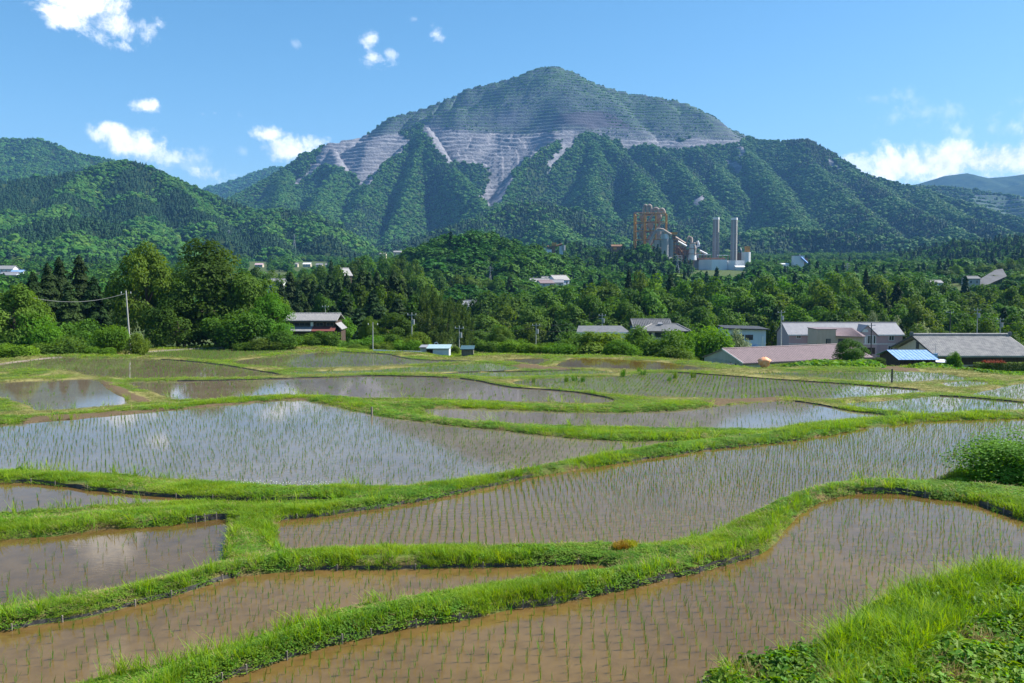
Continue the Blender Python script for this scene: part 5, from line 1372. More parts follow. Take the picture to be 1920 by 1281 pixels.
MB().box(L + .25, L + 2.6, .5, 3.3, -1, ze - .7).build('side_bay', M_DWOOD, e)
for i in range(8): MB().box(.3 + i * .65, .36 + i * .65, .25, .297, -.8, ze - .05).build('batten', M_DWOOD, e)

# ------------------------------------------------------------------ hamlets far off
def small_house(px, py, Y, w, h, d, wall, roof, label, yaw=0.0, ridge=None, axis='x', z=None):
    q = at(px, py, Y); b = q[2] if z is None else z
    e = empty('house', (q[0], Y, b), yaw, label=label, cat='house', group='small houses scattered in the valley')
    rz = h + (ridge or w * .18)
    gable_walls(e, -w / 2, w / 2, 0, d, -6, h, rz, wall, axis)
    gable_roof(e, -w / 2, w / 2, 0, d, h, rz, roof, .5, .25, axis=axis)
    for i in range(max(1, int(w / 3.5))):
        x = -w / 2 + w * (i + .5) / max(1, int(w / 3.5)); window(e, x - .6, x + .6, h * .4, h * .75, 0, M_WHITE, M_GLASS, 2)
    return e
small_house(1012, 540, 600, 13, 4, 9, M_PALEB, M_TILEW, 'leftmost grey-roofed house of the hamlet in the trees')
small_house(1010, 533, 640, 11, 4, 8, M_WHITE, M_SLATE, 'pale roof at the back left of the hamlet')
small_house(1032, 535, 630, 12, 4, 8, M_WHITE, M_TILE, 'grey roof in the middle of the hamlet')
small_house(1054, 538, 610, 12, 5, 10, M_PALEB, M_TILEW, 'gabled house at the right end of the hamlet', .5, 3)
small_house(1026, 539, 585, 10, 3, 7, M_CORR, M_MAUVE, 'mauve roofed house at the front of the hamlet', .4)
small_house(1044, 538, 590, 9, 3, 7, M_CORR, M_SLATE, 'pale roof at the front right of the hamlet')
small_house(1040, 532, 650, 9, 3.5, 7, M_WHITE, M_SLATE, 'small pale roof behind the middle of the hamlet')
small_house(885, 577, 420, 9, 1.6, 6, M_WHITE, M_SLATE, 'low white building with pale roof in the valley gap')
small_house(893, 582, 400, 7, 1.6, 6, M_CORR, M_SLATE, 'grey shed in front of the low building in the gap')
small_house(653, 526, 470, 5, 3, 6, M_DWOOD, M_TILE, 'steep temple-like roof among the cedars', .9, 3.5)
small_house(8, 516, 700, 14, 5, 9, M_WHITE, M_TILE, 'grey-roofed house at the left edge behind the trees')
small_house(14, 526, 640, 12, 4, 8, M_PALEB, M_SLATE, 'pale house below the grey roof at the left edge')
small_house(30, 520, 690, 9, 4, 8, M_WHITE, M_BLUE, 'small blue-roofed house near the left edge')
small_house(516, 540, 420, 7, 3, 7, M_WHITE, M_TILE, 'small house between huge dark tree and cedar belt')
for i, (px, py, w, rf, lb) in enumerate([(485, 501, 11, M_PINK, 'pinkish roof left of the foot-of-mountain houses'), (552, 500, 9, M_TILE, 'leftmost of the tiny houses at the mountain foot'), (575, 500, 11, M_WHITE, 'brightest white tiny house at the mountain foot'), (598, 501, 9, M_SLATE, 'third tiny house at the mountain foot'), (615, 501, 8, M_TILE, 'rightmost of the tiny houses at the mountain foot')]):
    small_house(px, py, 1250, w, 3.5, 8, M_CREAM, rf, lb)
small_house(745, 480, 1150, 10, 5, 9, M_CREAM, M_TILE, 'small house on the ridge left of the round hill'); small_house(718, 482, 1150, 8, 4, 9, M_CREAM, M_TILE, 'dark little house left of the ridge house')
small_house(1330, 530, 760, 9, 3, 7, M_WHITE, M_RED, 'red-roofed house in the wood below the plant')
small_house(1468, 508, 1050, 14, 8, 9, M_WHITE, M_WHITE, 'white two-storey office left of the white silo house', ridge=1)
small_house(1478, 514, 1030, 26, 4, 9, M_CORR, M_SLATE, 'long low grey building left of the white silo house', ridge=1.5)
small_house(1826, 537, 560, 8, 5, 8, M_CONC, M_TILE2, 'grey house below the concrete slope at the right')
small_house(1756, 539, 560, 8, 3, 7, M_WHITE, M_TILE, 'white house among trees at the right'); small_house(1782, 557, 520, 8, 3, 7, M_WHITE, M_SLATE, 'pale-roofed house among trees below the concrete slope')
# concrete-faced slope at the right
pl = [at(px, py, Y_) for px, py, Y_ in ((1812, 540, 600), (1842, 538, 600), (1888, 518, 640), (1880, 504, 665), (1866, 506, 660), (1838, 523, 625))]
mb = MB(); mb.prism(pl, (0, 6, -3)); e = mb.build('retaining_slope', mat('shotcrete', (.115, .115, .12), (.080, .080, .084), .12, .95, .5, 1.0), label='grey concrete-sprayed cutting on the hillside at the right', cat='retaining wall')
# ------------------------------------------------------------------ poles, wires, pylons
def pole(px, ytop, ybase, Y, label, lean=0, r=.13, arms=1, m=M_CONC, box=True):
    t_ = at(px, ytop, Y); b = at(px + lean, ybase, Y); zb = min(b[2], gz(b[0], Y)) - .3
    e = empty('utility_pole', (b[0], Y, zb), label=label, cat='pole', group='utility poles')
    dx = t_[0] - b[0]; H = t_[2] - zb
    MB().tube([(0, 0, 0), (dx, 0, H)], r, 10, r * .65).build('shaft', m, e)
    for i in range(arms): MB().box(dx - .8, dx + .8, -.06, .06, H - .5 - .7 * i, H - .4 - .7 * i).build('crossarm', M_STEEL, e)
    for i in (-.7, 0, .7): MB().cyl(dx + i, 0, H - .42, H - .15, .05, 8).build('insulator', M_WHITE, e)
    if box: MB().cyl(dx + .3, -.2, H - 2.1, H - 1.2, .22, 12).build('transformer', M_STEEL, e)
    return np.array([t_[0], Y, t_[2] - .4])
A = pole(236, 545, 640, 126, 'leaning grey utility pole before the yellow-green tree', 8, .14, 0, M_CONC, False)
pole(699, 604, 655, 128, 'slim pole on the rim right of the farmhouse', 0, .09, 0, M_CONC, False)
Bp = pole(772, 586, 632, 150, 'pole with a white box left of the bamboo', 0, .12, 1)
Cp = pole(861, 611, 650, 150, 'pole in front of the bamboo stand', 0, .10, 1)
Dp = pole(1129, 588, 625, 190, 'utility pole above the hidden white house', 0, .13, 2)
pole(1005, 606, 640, 170, 'thin pole left of the bush row', 0, .10, 1)
Ep = pole(1465, 582, 664, 180, 'tall pole at the left end of the apartment house', 0, .14, 1)
pole(1634, 606, 672, 165, 'black pole in front of the apartment house bay', 0, .14, 2, M_DARK, False)
Fp = pole(1782, 582, 632, 185, 'dark pole behind the left part of the barn roof', 0, .14, 1, M_DARK, False)
Gp = pole(1833, 578, 632, 190, 'pale concrete pole behind the barn roof', 0, .14, 2)
Hp = pole(1876, 596, 632, 190, 'short pole with transformer behind the right part of the barn', 0, .14, 2)
pole(610, 572, 600, 200, 'thin pole between the cedars right of the farmhouse roof', 0, .10, 1, M_CONC, False)
# rail-like arm and small white lamp by the left pole
def wire(a, b, sag, label, r=.012, m=M_DARK):
    a, b = np.array(a), np.array(b); pts_ = [a + (b - a) * t_ - np.array([0, 0, sag * 4 * t_ * (1 - t_)]) for t_ in np.linspace(0, 1, 17)]
    MB().tube(pts_, r, 5).build('power_line', m, label=label, cat='wire')
wire(A, at(50, 556, 120), 1.0, 'pale sagging cable left of the leaning pole', .03, M_CONC)
wire(A, at(320, 586, 131), .3, 'thin guy cable running down right from the leaning pole')
wire(Cp, Bp, .5, 'wire between the two poles beside the bamboo'); wire(Cp, at(1000, 614, 168), .8, 'wire from the bamboo pole towards the centre')
wire(at(1005, 612, 170), Dp, .6, 'upper wire crossing the dark belt in the centre'); wire(at(1005, 620, 170), Dp - (0, 0, 1.5), .9, 'lower wire crossing the dark belt in the centre')
wire(Gp, Hp, .8, 'wire between the poles behind the barn'); wire(Gp - (0, 0, 1), at(1935, 604, 190), 1.0, 'wire leaving the right edge above the barn'); wire(Fp, Gp, .6, 'wire between dark and pale pole behind the barn')
def pylon(px, ytop, ybase, Y, label):
    t_ = at(px, ytop, Y); b = at(px, ybase, Y); H = t_[2] - b[2]
    e = empty('lattice_pylon', (b[0], Y, b[2]), label=label, cat='pylon', group='lattice pylons')
    w = H * .11; mb = MB(); r = H * .008
    for sx in (-1, 1):
        for sy in (-1, 1): mb.tube([(sx * w, sy * w, -4), (sx * w * .25, sy * w * .25, H * .65), (sx * w * .18, sy * w * .18, H)], r, 4)
    for i in range(8):
        z0, z1 = H * i / 8, H * (i + 1) / 8; a = w * (1 - .75 * min(1, z0 / (H * .65))) + w * .02; c_ = w * (1 - .75 * min(1, z1 / (H * .65))) + w * .02
        for sy in (-1, 1): mb.tube([(-a, sy * a, z0), (c_, sy * c_, z1)], r * .6, 4); mb.tube([(a, sy * a, z0), (-c_, sy * c_, z1)], r * .6, 4)
    mb.build('tower', M_STEEL, e)
    for zf, l_ in ((.72, .20), (.84, .24), (.95, .17)):
        MB().tube([(-H * l_, 0, H * zf), (0, 0, H * zf + H * .03), (H * l_, 0, H * zf)], r, 4).build('crossarm', M_STEEL, e)
pylon(919, 500, 528, 620, 'small lattice pylon at the foot of the round hill')
pylon(1588, 494, 520, 800, 'lattice pylon above the wood on the right')
pylon(1270, 478, 520, 860, 'lattice pylon in front of the cement silos')
pylon(430, 432, 456, 1700, 'lattice pylon on the left hill slope')
pylon(552, 440, 462, 1600, 'lattice pylon at the gap below the mountain')

# ------------------------------------------------------------------ cement works
M_OCHRE = mat('ochre_steel', (.56, .27, .045), (.46, .20, .035), .2, .7)
M_RUST = mat('rusty_steel', (.16, .085, .05), (.24, .14, .085), .15, .9, streak=True)
M_DUST = mat('dusty_pipe', (.31, .24, .195), (.40, .325, .27), .2, .8)
M_SILO = mat('silo_concrete', (.34, .33, .315), (.25, .24, .23), .08, .9, streak=True)
M_CLAD = mat('white_cladding', (.66, .67, .68), (.58, .59, .60), .08, .7, streak=True)
PY = 1200.0; K = PY / F
def pxz(py, Y=PY): return at(960, py, Y)[2]
def pxx_(px, Y=PY): return at(px, 480, Y)[0]
# preheater tower: open ochre frame with ducts and cyclones inside
cx = pxx_(1219); zb = pxz(492)
e = empty('preheater_tower', (cx, PY, zb), rad(-12), label='tall rusty ochre steel frame tower of the cement works', cat='tower')
HW, DP = 21.5, 16.0; LV = [pxz(p_) - zb for p_ in (480, 463, 449, 433, 417, 402)]
for x in (-HW, -HW * .36, HW * .36, HW):
    for y in (-DP, DP):
        if abs(x) < HW and y > 0 and x > 0: continue
        MB().box(x - 1.0, x + 1.0, y - 1.0, y + 1.0, -12, LV[-1]).build('column', M_OCHRE, e)
for z in LV:
    for y in (-DP, DP): MB().box(-HW, HW, y - .5, y + .5, z - .8, z - .003).build('beam', M_OCHRE, e)
    for x in (-HW, HW): MB().box(x - .5, x + .5, -DP + .8, DP - .8, z - .8, z - .003).build('beam', M_OCHRE, e)
    mb = MB(); mb.box(-HW * .5, HW * .55, -DP * .3, DP * .6, z - .4, z - .1); mb.build('floor_deck', M_RUST, e)
for i in range(len(LV) - 1):
    for x0, x1 in ((-HW, -HW * .36), (HW * .36, HW)):
        MB().tube([(x0, -DP + .2, LV[i]), (x1, -DP + .2, LV[i + 1] - .8)], .28, 4).build('brace', M_RUST, e)
    for j, x in enumerate((-11, 0, 11)):
        if (i + j) % 2 == 0:
            h = (LV[i + 1] - LV[i]); mb = MB(); mb.tube([(x, -3, LV[i] + .05), (x, -3, LV[i] + h * .45), (x, -3, LV[i] + h * .5), (x, -3, LV[i] + h * .92)], [1.0, 4.2, 4.6, 4.6], 14); mb.build('cyclone', M_DUST, e)
        else: MB().tube([(x - 3, -4, LV[i]), (x + 3, -4, LV[i + 1] - .5)], 1.6, 10).build('duct', M_DUST, e)
for x, r_ in ((-7.5, 1.9), (-2.0, 1.9)):                      # gooseneck ducts on top
    zt_ = LV[-1]; MB().tube([(x - 2.5, 0, zt_), (x - 2.5, 0, zt_ + 8)] + [(x + 2.2 * -math.cos(a), 0, zt_ + 9 + 3.6 * math.sin(a)) for a in np.linspace(.3, 2.9, 7)] + [(x + 2.6, 0, zt_ + 6), (x + 3.2, 0, zt_)], r_, 10).build('gooseneck_duct', M_DUST, e)
for x, r_ in ((7, 4.6), (15, 3.6)):
    MB().tube([(x - r_, 0, LV[-1])] + [(x - r_ * math.cos(a), 0, LV[-1] + 2 + r_ * 1.3 * math.sin(a)) for a in np.linspace(.1, 3.0, 8)] + [(x + r_, 0, LV[-1])], 2.3, 10).build('top_cyclone', M_DUST, e)
mb = MB()
for x in np.linspace(-HW, HW, 16): mb.cyl(x, -DP, LV[-1], LV[-1] + 1.4, .12, 4)
mb.tube([(-HW, -DP, LV[-1] + 1.4), (HW, -DP, LV[-1] + 1.4)], .14, 4); mb.build('railing', M_OCHRE, e)
# silos
e = empty('silo_block', (pxx_(1247), PY - 40, pxz(500)), label='cluster of tall grey concrete silos beside the frame tower', cat='silo')
YS = PY - 40; zz = lambda p_: at(960, p_, YS)[2] - e.location.z; xs = lambda p_: at(p_, 480, YS)[0] - e.location.x
for px, r_, top in ((1232.5, 4.3, 450), (1246, 5.3, 448), (1258.5, 4.3, 449.5)):
    MB().cyl(xs(px), 0 if px != 1246 else -3, zz(482) , zz(top), r_, 28).build('silo', M_SILO, e)
MB().cyl(xs(1246), -2, zz(496), zz(482.2), 10.0, 28).build('base_drum', M_SILO, e)
MB().box(xs(1236), xs(1256), -5, 8, zz(498), zz(492)).build('loading_house', M_CONC, e)
MB().cyl(xs(1246), -2, zz(448), zz(439), 5.2, 20).build('top_house', M_CLAD, e)
mb = MB(); mb.tube([(xs(1214), -6, zz(462)), (xs(1226), -6, zz(436)), (xs(1232), -6, zz(430)), (xs(1240), -6, zz(431)), (xs(1256), -6, zz(441))], 1.9, 12); mb.build('silo_duct', M_DUST, e)
mb = MB(); mb.box(xs(1229), xs(1243), -8, -5, zz(434.5), zz(432.5))
for i in range(6): mb.box(xs(1229.5 + 2.5 * i), xs(1230.3 + 2.5 * i), -8, -7.4, zz(449), zz(434.5))
mb.build('gallery', M_CONC, e)
for px in (1262, 1264.5): MB().box(xs(px - .6), xs(px + .6), -4, 4, zz(496), zz(441)).build('lift_tower', M_RUST, e)
MB().box(xs(1257), xs(1268), -5, 5, zz(440), zz(436)).build('lift_head', M_OCHRE, e)
for i in range(9): MB().box(xs(1260.5), xs(1266), -4.4, -4.02, zz(492 - 6 * i), zz(491 - 6 * i)).build('lift_landing', M_OCHRE, e)
# inclined conveyors and kiln-side machinery
def conv(p0, p1, Y, w, m, name, label):
    a, b = at(*p0, Y), at(*p1, Y); e = empty(name, (a[0], a[1], pxz(500)), label=label, cat='conveyor'); o = np.array(e.location)
    MB().tube([a - o, b - o], w, 4).build('gallery', m, e)
    for t_ in (.25, .6, .9):
        q = a + (b - a) * t_ - o; MB().box(q[0] - .5, q[0] + .5, -.5, .5, -4, q[2] - w * .7).build('trestle', M_RUST, e)
conv((1264, 444), (1286, 458), PY - 20, 1.9, M_DUST, 'conveyor', 'upper inclined conveyor sloping right from the silos')
conv((1271, 453), (1287, 462), PY - 30, 1.6, M_CLAD, 'conveyor', 'lower inclined conveyor sloping right from the silos')
conv((1312, 470), (1326, 477), PY - 20, 1.3, M_CLAD, 'conveyor', 'short inclined conveyor left of the first chimney')
e = empty('kiln_house', (pxx_(1280), PY, pxz(500)), label='rust-brown kiln building between silos and cooling tower', cat='building')
zz = lambda p_: pxz(p_) - e.location.z; xs = lambda p_: pxx_(p_) - e.location.x
for a, b, t_ in ((1266, 1274, 460), (1274, 1282, 465), (1282, 1290, 470)): MB().box(xs(a), xs(b) - .1, -6, 10, -4, zz(t_)).build('bay_block', M_RUST, e)
for i in range(5): MB().box(xs(1266), xs(1290), -6.3, -6.01, zz(494 - 6 * i), zz(493.2 - 6 * i)).build('walkway', M_OCHRE, e)
for px in (1268, 1273, 1278, 1284): MB().box(xs(px), xs(px + .7), -6.6, -6.02, -4, zz(466)).build('post', M_OCHRE, e)
gq = np.random.default_rng(77)
for i in range(16):      # pipes and small galleries stepping down to the right
    xa = xs(1266 + gq.uniform(0, 22)); za = zz(462 + (xa / K + 14) * .7 + gq.uniform(0, 18)); xb = xa + gq.uniform(-4, 9); zb_ = za + gq.uniform(-9, 5)
    MB().tube([(xa, -7 - i * .3, za), (xb, -7 - i * .3, max(zb_, 1))], gq.uniform(.35, 1.0), 6).build('pipe', [M_RUST, M_DUST, M_OCHRE][i % 3], e)
for i in range(6): MB().box(xs(1267 + 3.8 * i), xs(1269.4 + 3.8 * i), -9.5, -6.8, zz(496 - 4 * (i % 3)), zz(489 - 5 * (i % 3))).build('machine_house', [M_DUST, M_RUST, M_CLAD][i % 3], e)
mb = MB(); mb.tube([(xs(1278), -8, -3), (xs(1290), -8, zz(472))], 1.3, 8); mb.build('chute', M_DUST, e)
e = empty('cooling_tower', (pxx_(1291), PY - 25, pxz(500)), label='whitish conditioning tower with a hooked duct on top', cat='tower')
zz = lambda p_: at(960, p_, PY - 25)[2] - e.location.z; xs = lambda p_: at(p_, 480, PY - 25)[0] - e.location.x
MB().tube([(0, 0, zz(488)), (0, 0, zz(470)), (0, 0, zz(455))], [6.0, 4.4, 4.0], 20).build('shell', M_CLAD, e)
MB().tube([(xs(1288), 0, zz(456)), (xs(1289), 0, zz(448)), (xs(1292), 0, zz(444)), (xs(1296), 0, zz(446)), (xs(1297), 0, zz(470)), (xs(1300), 0, zz(486))], 1.8, 10).build('hooked_duct', M_DUST, e)
for p_ in (456, 466, 476): MB().cyl(0, 0, zz(p_) - .4, zz(p_), 6.2, 16).build('platform', M_RUST, e)
for px in (1285, 1298): MB().box(xs(px), xs(px + .8), -3, -2, -2, zz(455)).build('post', M_RUST, e)
MB().tube([(xs(1300), -3, zz(460)), (xs(1302), -3, zz(468)), (xs(1300), -3, zz(480))], 1.9, 10).build('elbow_duct', M_DUST, e)
e = empty('fan_stack', (pxx_(1306), PY - 15, pxz(500)), label='machinery with bent exhaust pipes left of the first chimney', cat='machinery')
zz = lambda p_: at(960, p_, PY - 15)[2] - e.location.z; xs = lambda p_: at(p_, 480, PY - 15)[0] - e.location.x
MB().tube([(xs(1300), 0, zz(470)), (xs(1306), 0, zz(462)), (xs(1312), 0, zz(460))], 1.5, 10).build('pipe', M_CLAD, e)
MB().tube([(xs(1307), 0, zz(452)), (xs(1310), 0, zz(459))], 1.8, 10).build('pipe', M_CLAD, e)
MB().box(xs(1301), xs(1310), -4, 4, -3, zz(474)).build('casing', M_STEEL, e); MB().cyl(xs(1301), -4, zz(486), zz(468), 1.8, 12).build('drum', M_DUST, e)
MB().box(xs(1299), xs(1313), -5, -4.1, zz(476), zz(475)).build('walkway', M_RUST, e)
# chimneys
for px, top, lb in ((1341.5, 408, 'left one of the two tall square concrete chimneys'), (1375.5, 408.5, 'right one of the two tall square concrete chimneys')):
    q = at(px, 488, PY); H = at(px, top, PY)[2] - q[2]; e = empty('chimney', (q[0], PY, q[2]), rad(-29), label=lb, cat='chimney', group='chimneys of the cement works')
    mb = MB(); w0, w1, d_ = 4.1, 3.7, 3.0
    V = [(-w0, -d_, -8), (w0, -d_, -8), (w0, d_, -8), (-w0, d_, -8), (-w1, -d_ * .95, H - 3), (w1, -d_ * .95, H - 3), (w1, d_ * .95, H - 3), (-w1, d_ * .95, H - 3)]
    mb.add(V, [(3, 2, 1, 0), (4, 5, 6, 7), (0, 1, 5, 4), (1, 2, 6, 5), (2, 3, 7, 6), (3, 0, 4, 7)]); mb.build('shaft', mat('chimney_concrete', (.27, .26, .25), (.21, .205, .20), .25, .9, .2, streak=True), e)
    MB().box(-w1 - .15, w1 + .15, -d_, d_, H - 3 + .003, H).build('top_band', M_CLAD, e)
    for zf in (.22, .42, .62): MB().box(-w0 - .1, w0 + .1, -d_ - .15, d_ + .15, H * zf, H * zf + .5).build('ring', M_CONC, e)
    MB().box(-w1 * .2, w1 * .2, -d_ - .35, -d_ - .01, 0, H - 4).build('ladder', M_STEEL, e)
# white buildings at their foot
e = empty('white_mill_house', (pxx_(1352), PY - 45, pxz(512)), rad(-4), label='big windowless white building at the foot of the chimneys', cat='building')
YM = PY - 45; zz = lambda p_: at(960, p_, YM)[2] - e.location.z; xs = lambda p_: at(p_, 500, YM)[0] - e.location.x
MB().prism([(xs(1313), 12, -6), (xs(1333), -6, -6), (xs(1363), 0, -6), (xs(1363), 26, -6), (xs(1320), 26, -6)], (0, 0, zz(487) + 6)).build('main_hall', M_CLAD, e)
MB().prism([(xs(1363) + .1, 4, -6), (xs(1378), -4, -6), (xs(1396), 2, -6), (xs(1396), 22, -6), (xs(1363) + .1, 22, -6)], (0, 0, zz(488.5) + 6)).build('side_hall', M_CLAD, e)
MB().box(xs(1376), xs(1398), -18, -6.2, -6, zz(502)).build('low_wing', M_CLAD, e)
mb = MB(); mb.prism([(xs(1375), -18.5, zz(502) + .05), (xs(1399), -18.5, zz(502) + .05), (xs(1399), -6.2, zz(499)), (xs(1375), -6.2, zz(499))], (0, 0, .5)); mb.build('low_wing_roof', M_WHITE, e)
MB().box(xs(1400), xs(1426), -12, 2, -6, zz(507)).build('long_wing', M_CLAD, e)
for i in range(6): MB().cyl(xs(1403 + 4 * i), -5, zz(507), zz(507) + 1.5, .9, 10).build('roof_vent', M_WHITE, e)
MB().box(xs(1360), xs(1376), -20, -14, -6, zz(509)).build('porch', M_CLAD, e)
MB().box(xs(1313), xs(1363), 14, 25, zz(487) + .01, zz(483)).build('roof_house', M_RUST, e)
mb = MB(); mb.box(xs(1311), xs(1335), 6, 8, zz(478), zz(477)); mb.box(xs(1346), xs(1368), 6, 8, zz(479), zz(478)); mb.build('pipe_bridge', M_WHITE, e)
for px in (1312, 1320, 1333, 1348, 1356, 1366): MB().box(xs(px), xs(px + .8), 6, 7, zz(490), zz(478.2)).build('bridge_post', M_RUST, e)
e = empty('clinker_silo', (pxx_(1402), PY + 10, pxz(505)), label='squat white silo with an ochre hopper right of the chimneys', cat='silo')
zz = lambda p_: pxz(p_, PY + 10) - e.location.z; xs = lambda p_: pxx_(p_, PY + 10) - e.location.x
MB().cyl(0, 0, -5, zz(473), 6.5, 24).build('drum', M_CLAD, e); MB().box(-1, 5, -3, 3, zz(472.9), zz(462)).build('hopper', M_OCHRE, e)
MB().tube([(-5.5, 0, zz(472)), (-8, 0, zz(465))], .8, 8).build('pipe', M_CLAD, e); MB().box(xs(1384), xs(1394), 0, 8, -5, zz(474)).build('rear_block', M_RUST, e)
# white silo house with blue conveyor
e = empty('white_silo_house', (at(1500, 508, 1050)[0], 1050, at(1500, 508, 1050)[2]), label='white box-like silo house with a blue conveyor down its side', cat='building')
zz = lambda p_: at(1500, p_, 1050)[2] - e.location.z; xs = lambda p_: at(p_, 495, 1050)[0] - e.location.x
MB().box(xs(1489), xs(1508), 0, 10, -6, zz(480)).build('wall', M_CLAD, e); MB().box(xs(1508) + .05, xs(1516), 2, 10, -6, zz(484)).build('side_bay', M_RUST, e)
MB().box(xs(1488), xs(1509), -.3, 10.3, zz(480) + .01, zz(479)).build('roof', M_SLATE, e)
MB().tube([(xs(1501), -1.5, zz(483)), (xs(1518), -1.5, zz(498)), (xs(1529), -1.5, zz(508))], 1.2, 4).build('blue_conveyor', mat('blue_paint', (.12, .28, .62), (.16, .33, .66), .3, .5), e)
MB().box(xs(1514), xs(1524), -3, 3, zz(500), zz(496)).build('transfer_house', M_CLAD, e); MB().cyl(xs(1501), 4, zz(479) + .01, zz(477.5), .9, 8).build('vent', M_WHITE, e)
for i in range(3): MB().box(xs(1492 + 5 * i), xs(1493.5 + 5 * i), -.15, -.01, zz(504), zz(501.5)).build('window', M_GLASS, e)
# second plant among the trees
e = empty('aggregate_plant', (at(1040, 478, 1000)[0], 1000, at(1040, 478, 1000)[2]), label='rusty small aggregate plant with white silos above the round hill', cat='building')
zz = lambda p_: at(1040, p_, 1000)[2] - e.location.z; xs = lambda p_: at(p_, 470, 1000)[0] - e.location.x
MB().cyl(xs(1030), 0, zz(490), zz(468), 3.4, 18).build('silo', M_CLAD, e); MB().cyl(xs(1024), 2, zz(488), zz(464), 2.6, 18).build('silo', M_STEEL, e)
MB().box(xs(1034), xs(1041), -2, 5, zz(492), zz(461)).build('tower', M_RUST, e); MB().box(xs(1035), xs(1043), -2.5, 5.5, zz(460.9), zz(455)).build('head_house', M_OCHRE, e)
for p0, p1 in (((1026, 462), (1036, 466)), ((1042, 462), (1054, 458))): MB().tube([(xs(p0[0]), -1, zz(p0[1])), (xs(p1[0]), -1, zz(p1[1]))], 1.1, 4).build('conveyor', M_RUST, e)
MB().box(xs(1049), xs(1056), 0, 6, zz(488), zz(460)).build('bin', M_PALEB, e); MB().cyl(xs(1057), -1, zz(470), zz(460), 1.8, 14).build('small_tank', M_STEEL, e)
e = empty('rust_hopper', (at(1158, 470, 1120)[0], 1120, at(1158, 470, 1120)[2]), label='rust-red hopper building left of the frame tower', cat='building')
zz = lambda p_: at(1158, p_, 1120)[2] - e.location.z; xs = lambda p_: at(p_, 465, 1120)[0] - e.location.x
MB().box(xs(1147), xs(1168), 0, 10, -6, zz(462)).build('body', M_RUST, e); gable_roof(e, xs(1147), xs(1168), 0, 10, zz(462), zz(459), M_RUST, .5, .3)
MB().box(xs(1150), xs(1156), -1, 0, zz(468), zz(464)).build('hatch', M_OCHRE, e)

# ------------------------------------------------------------------ bund liners, posts and small things
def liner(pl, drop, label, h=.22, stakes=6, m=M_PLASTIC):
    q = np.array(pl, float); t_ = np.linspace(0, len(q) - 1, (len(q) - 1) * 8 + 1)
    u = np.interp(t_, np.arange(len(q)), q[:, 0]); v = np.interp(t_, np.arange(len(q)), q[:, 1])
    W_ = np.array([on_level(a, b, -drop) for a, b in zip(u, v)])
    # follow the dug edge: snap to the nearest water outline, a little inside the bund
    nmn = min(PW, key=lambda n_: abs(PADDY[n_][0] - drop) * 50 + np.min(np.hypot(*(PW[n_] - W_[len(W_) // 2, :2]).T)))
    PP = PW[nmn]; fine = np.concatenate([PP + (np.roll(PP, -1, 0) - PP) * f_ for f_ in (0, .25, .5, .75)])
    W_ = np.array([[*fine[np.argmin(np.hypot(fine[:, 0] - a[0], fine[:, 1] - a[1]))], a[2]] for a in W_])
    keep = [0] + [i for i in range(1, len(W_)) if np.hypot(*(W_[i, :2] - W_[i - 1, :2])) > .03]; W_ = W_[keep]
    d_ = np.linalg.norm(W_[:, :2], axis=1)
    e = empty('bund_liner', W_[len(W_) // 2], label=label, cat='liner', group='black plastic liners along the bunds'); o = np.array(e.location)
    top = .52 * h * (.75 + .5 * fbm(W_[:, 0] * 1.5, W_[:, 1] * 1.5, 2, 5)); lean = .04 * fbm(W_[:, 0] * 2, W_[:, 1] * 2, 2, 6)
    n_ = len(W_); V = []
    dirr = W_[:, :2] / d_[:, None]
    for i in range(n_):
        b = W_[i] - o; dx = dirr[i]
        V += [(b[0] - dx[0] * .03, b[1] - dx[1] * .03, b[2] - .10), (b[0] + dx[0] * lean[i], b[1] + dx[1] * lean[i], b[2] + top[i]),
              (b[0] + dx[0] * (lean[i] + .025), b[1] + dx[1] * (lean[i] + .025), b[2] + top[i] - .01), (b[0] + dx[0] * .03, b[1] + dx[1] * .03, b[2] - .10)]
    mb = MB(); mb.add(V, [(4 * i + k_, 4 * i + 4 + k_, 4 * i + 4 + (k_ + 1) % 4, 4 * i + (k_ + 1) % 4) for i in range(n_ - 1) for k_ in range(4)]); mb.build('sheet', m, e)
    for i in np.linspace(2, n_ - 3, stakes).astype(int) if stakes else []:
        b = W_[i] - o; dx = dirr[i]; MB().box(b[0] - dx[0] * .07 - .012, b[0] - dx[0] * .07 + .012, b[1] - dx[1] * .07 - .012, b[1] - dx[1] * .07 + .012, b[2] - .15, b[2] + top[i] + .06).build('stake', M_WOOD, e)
liner([(390,1281),(480,1252),(640,1203),(760,1178),(900,1155)], 6.6, 'black liner along the left half of the nearest bund', .20, 7)
liner([(960,1143),(1060,1128),(1150,1110),(1240,1090),(1350,1062),(1425,1040)], 6.6, 'black liner along the right half of the nearest bund', .22, 9)
liner([(1620,924),(1700,927),(1745,934)], 6.6, 'dark board at the far end of the nearest paddy', .30, 3)
liner([(1840,947),(1900,968)], 6.6, 'dark board under the weeds at the right end of the nearest paddy', .26, 2)
liner([(0,1183),(100,1166),(250,1135),(330,1115),(450,1081)], 6.9, 'black liner behind the second paddy, left part', .16, 5)
liner([(540,1071),(640,1068),(860,1063),(1040,1059),(1100,1058)], 6.9, 'black liner behind the second paddy, long middle part', .15, 6)
liner([(350,981),(424,974)], 7.4, 'crumpled black sheet at the right end of the cloud-mirroring paddy', .34, 3)
liner([(20,906),(140,915),(330,932),(520,940),(640,941)], 7.9, 'long black liner below the large blue paddy', .24, 9)
liner([(530,976),(640,963),(760,945),(860,925),(1000,894)], 7.7, 'dark liner along the left half of the long curved paddy', .18, 6)
liner([(1160,869),(1320,844),(1500,825)], 7.7, 'dark liner along the middle of the long curved paddy', .12, 4)
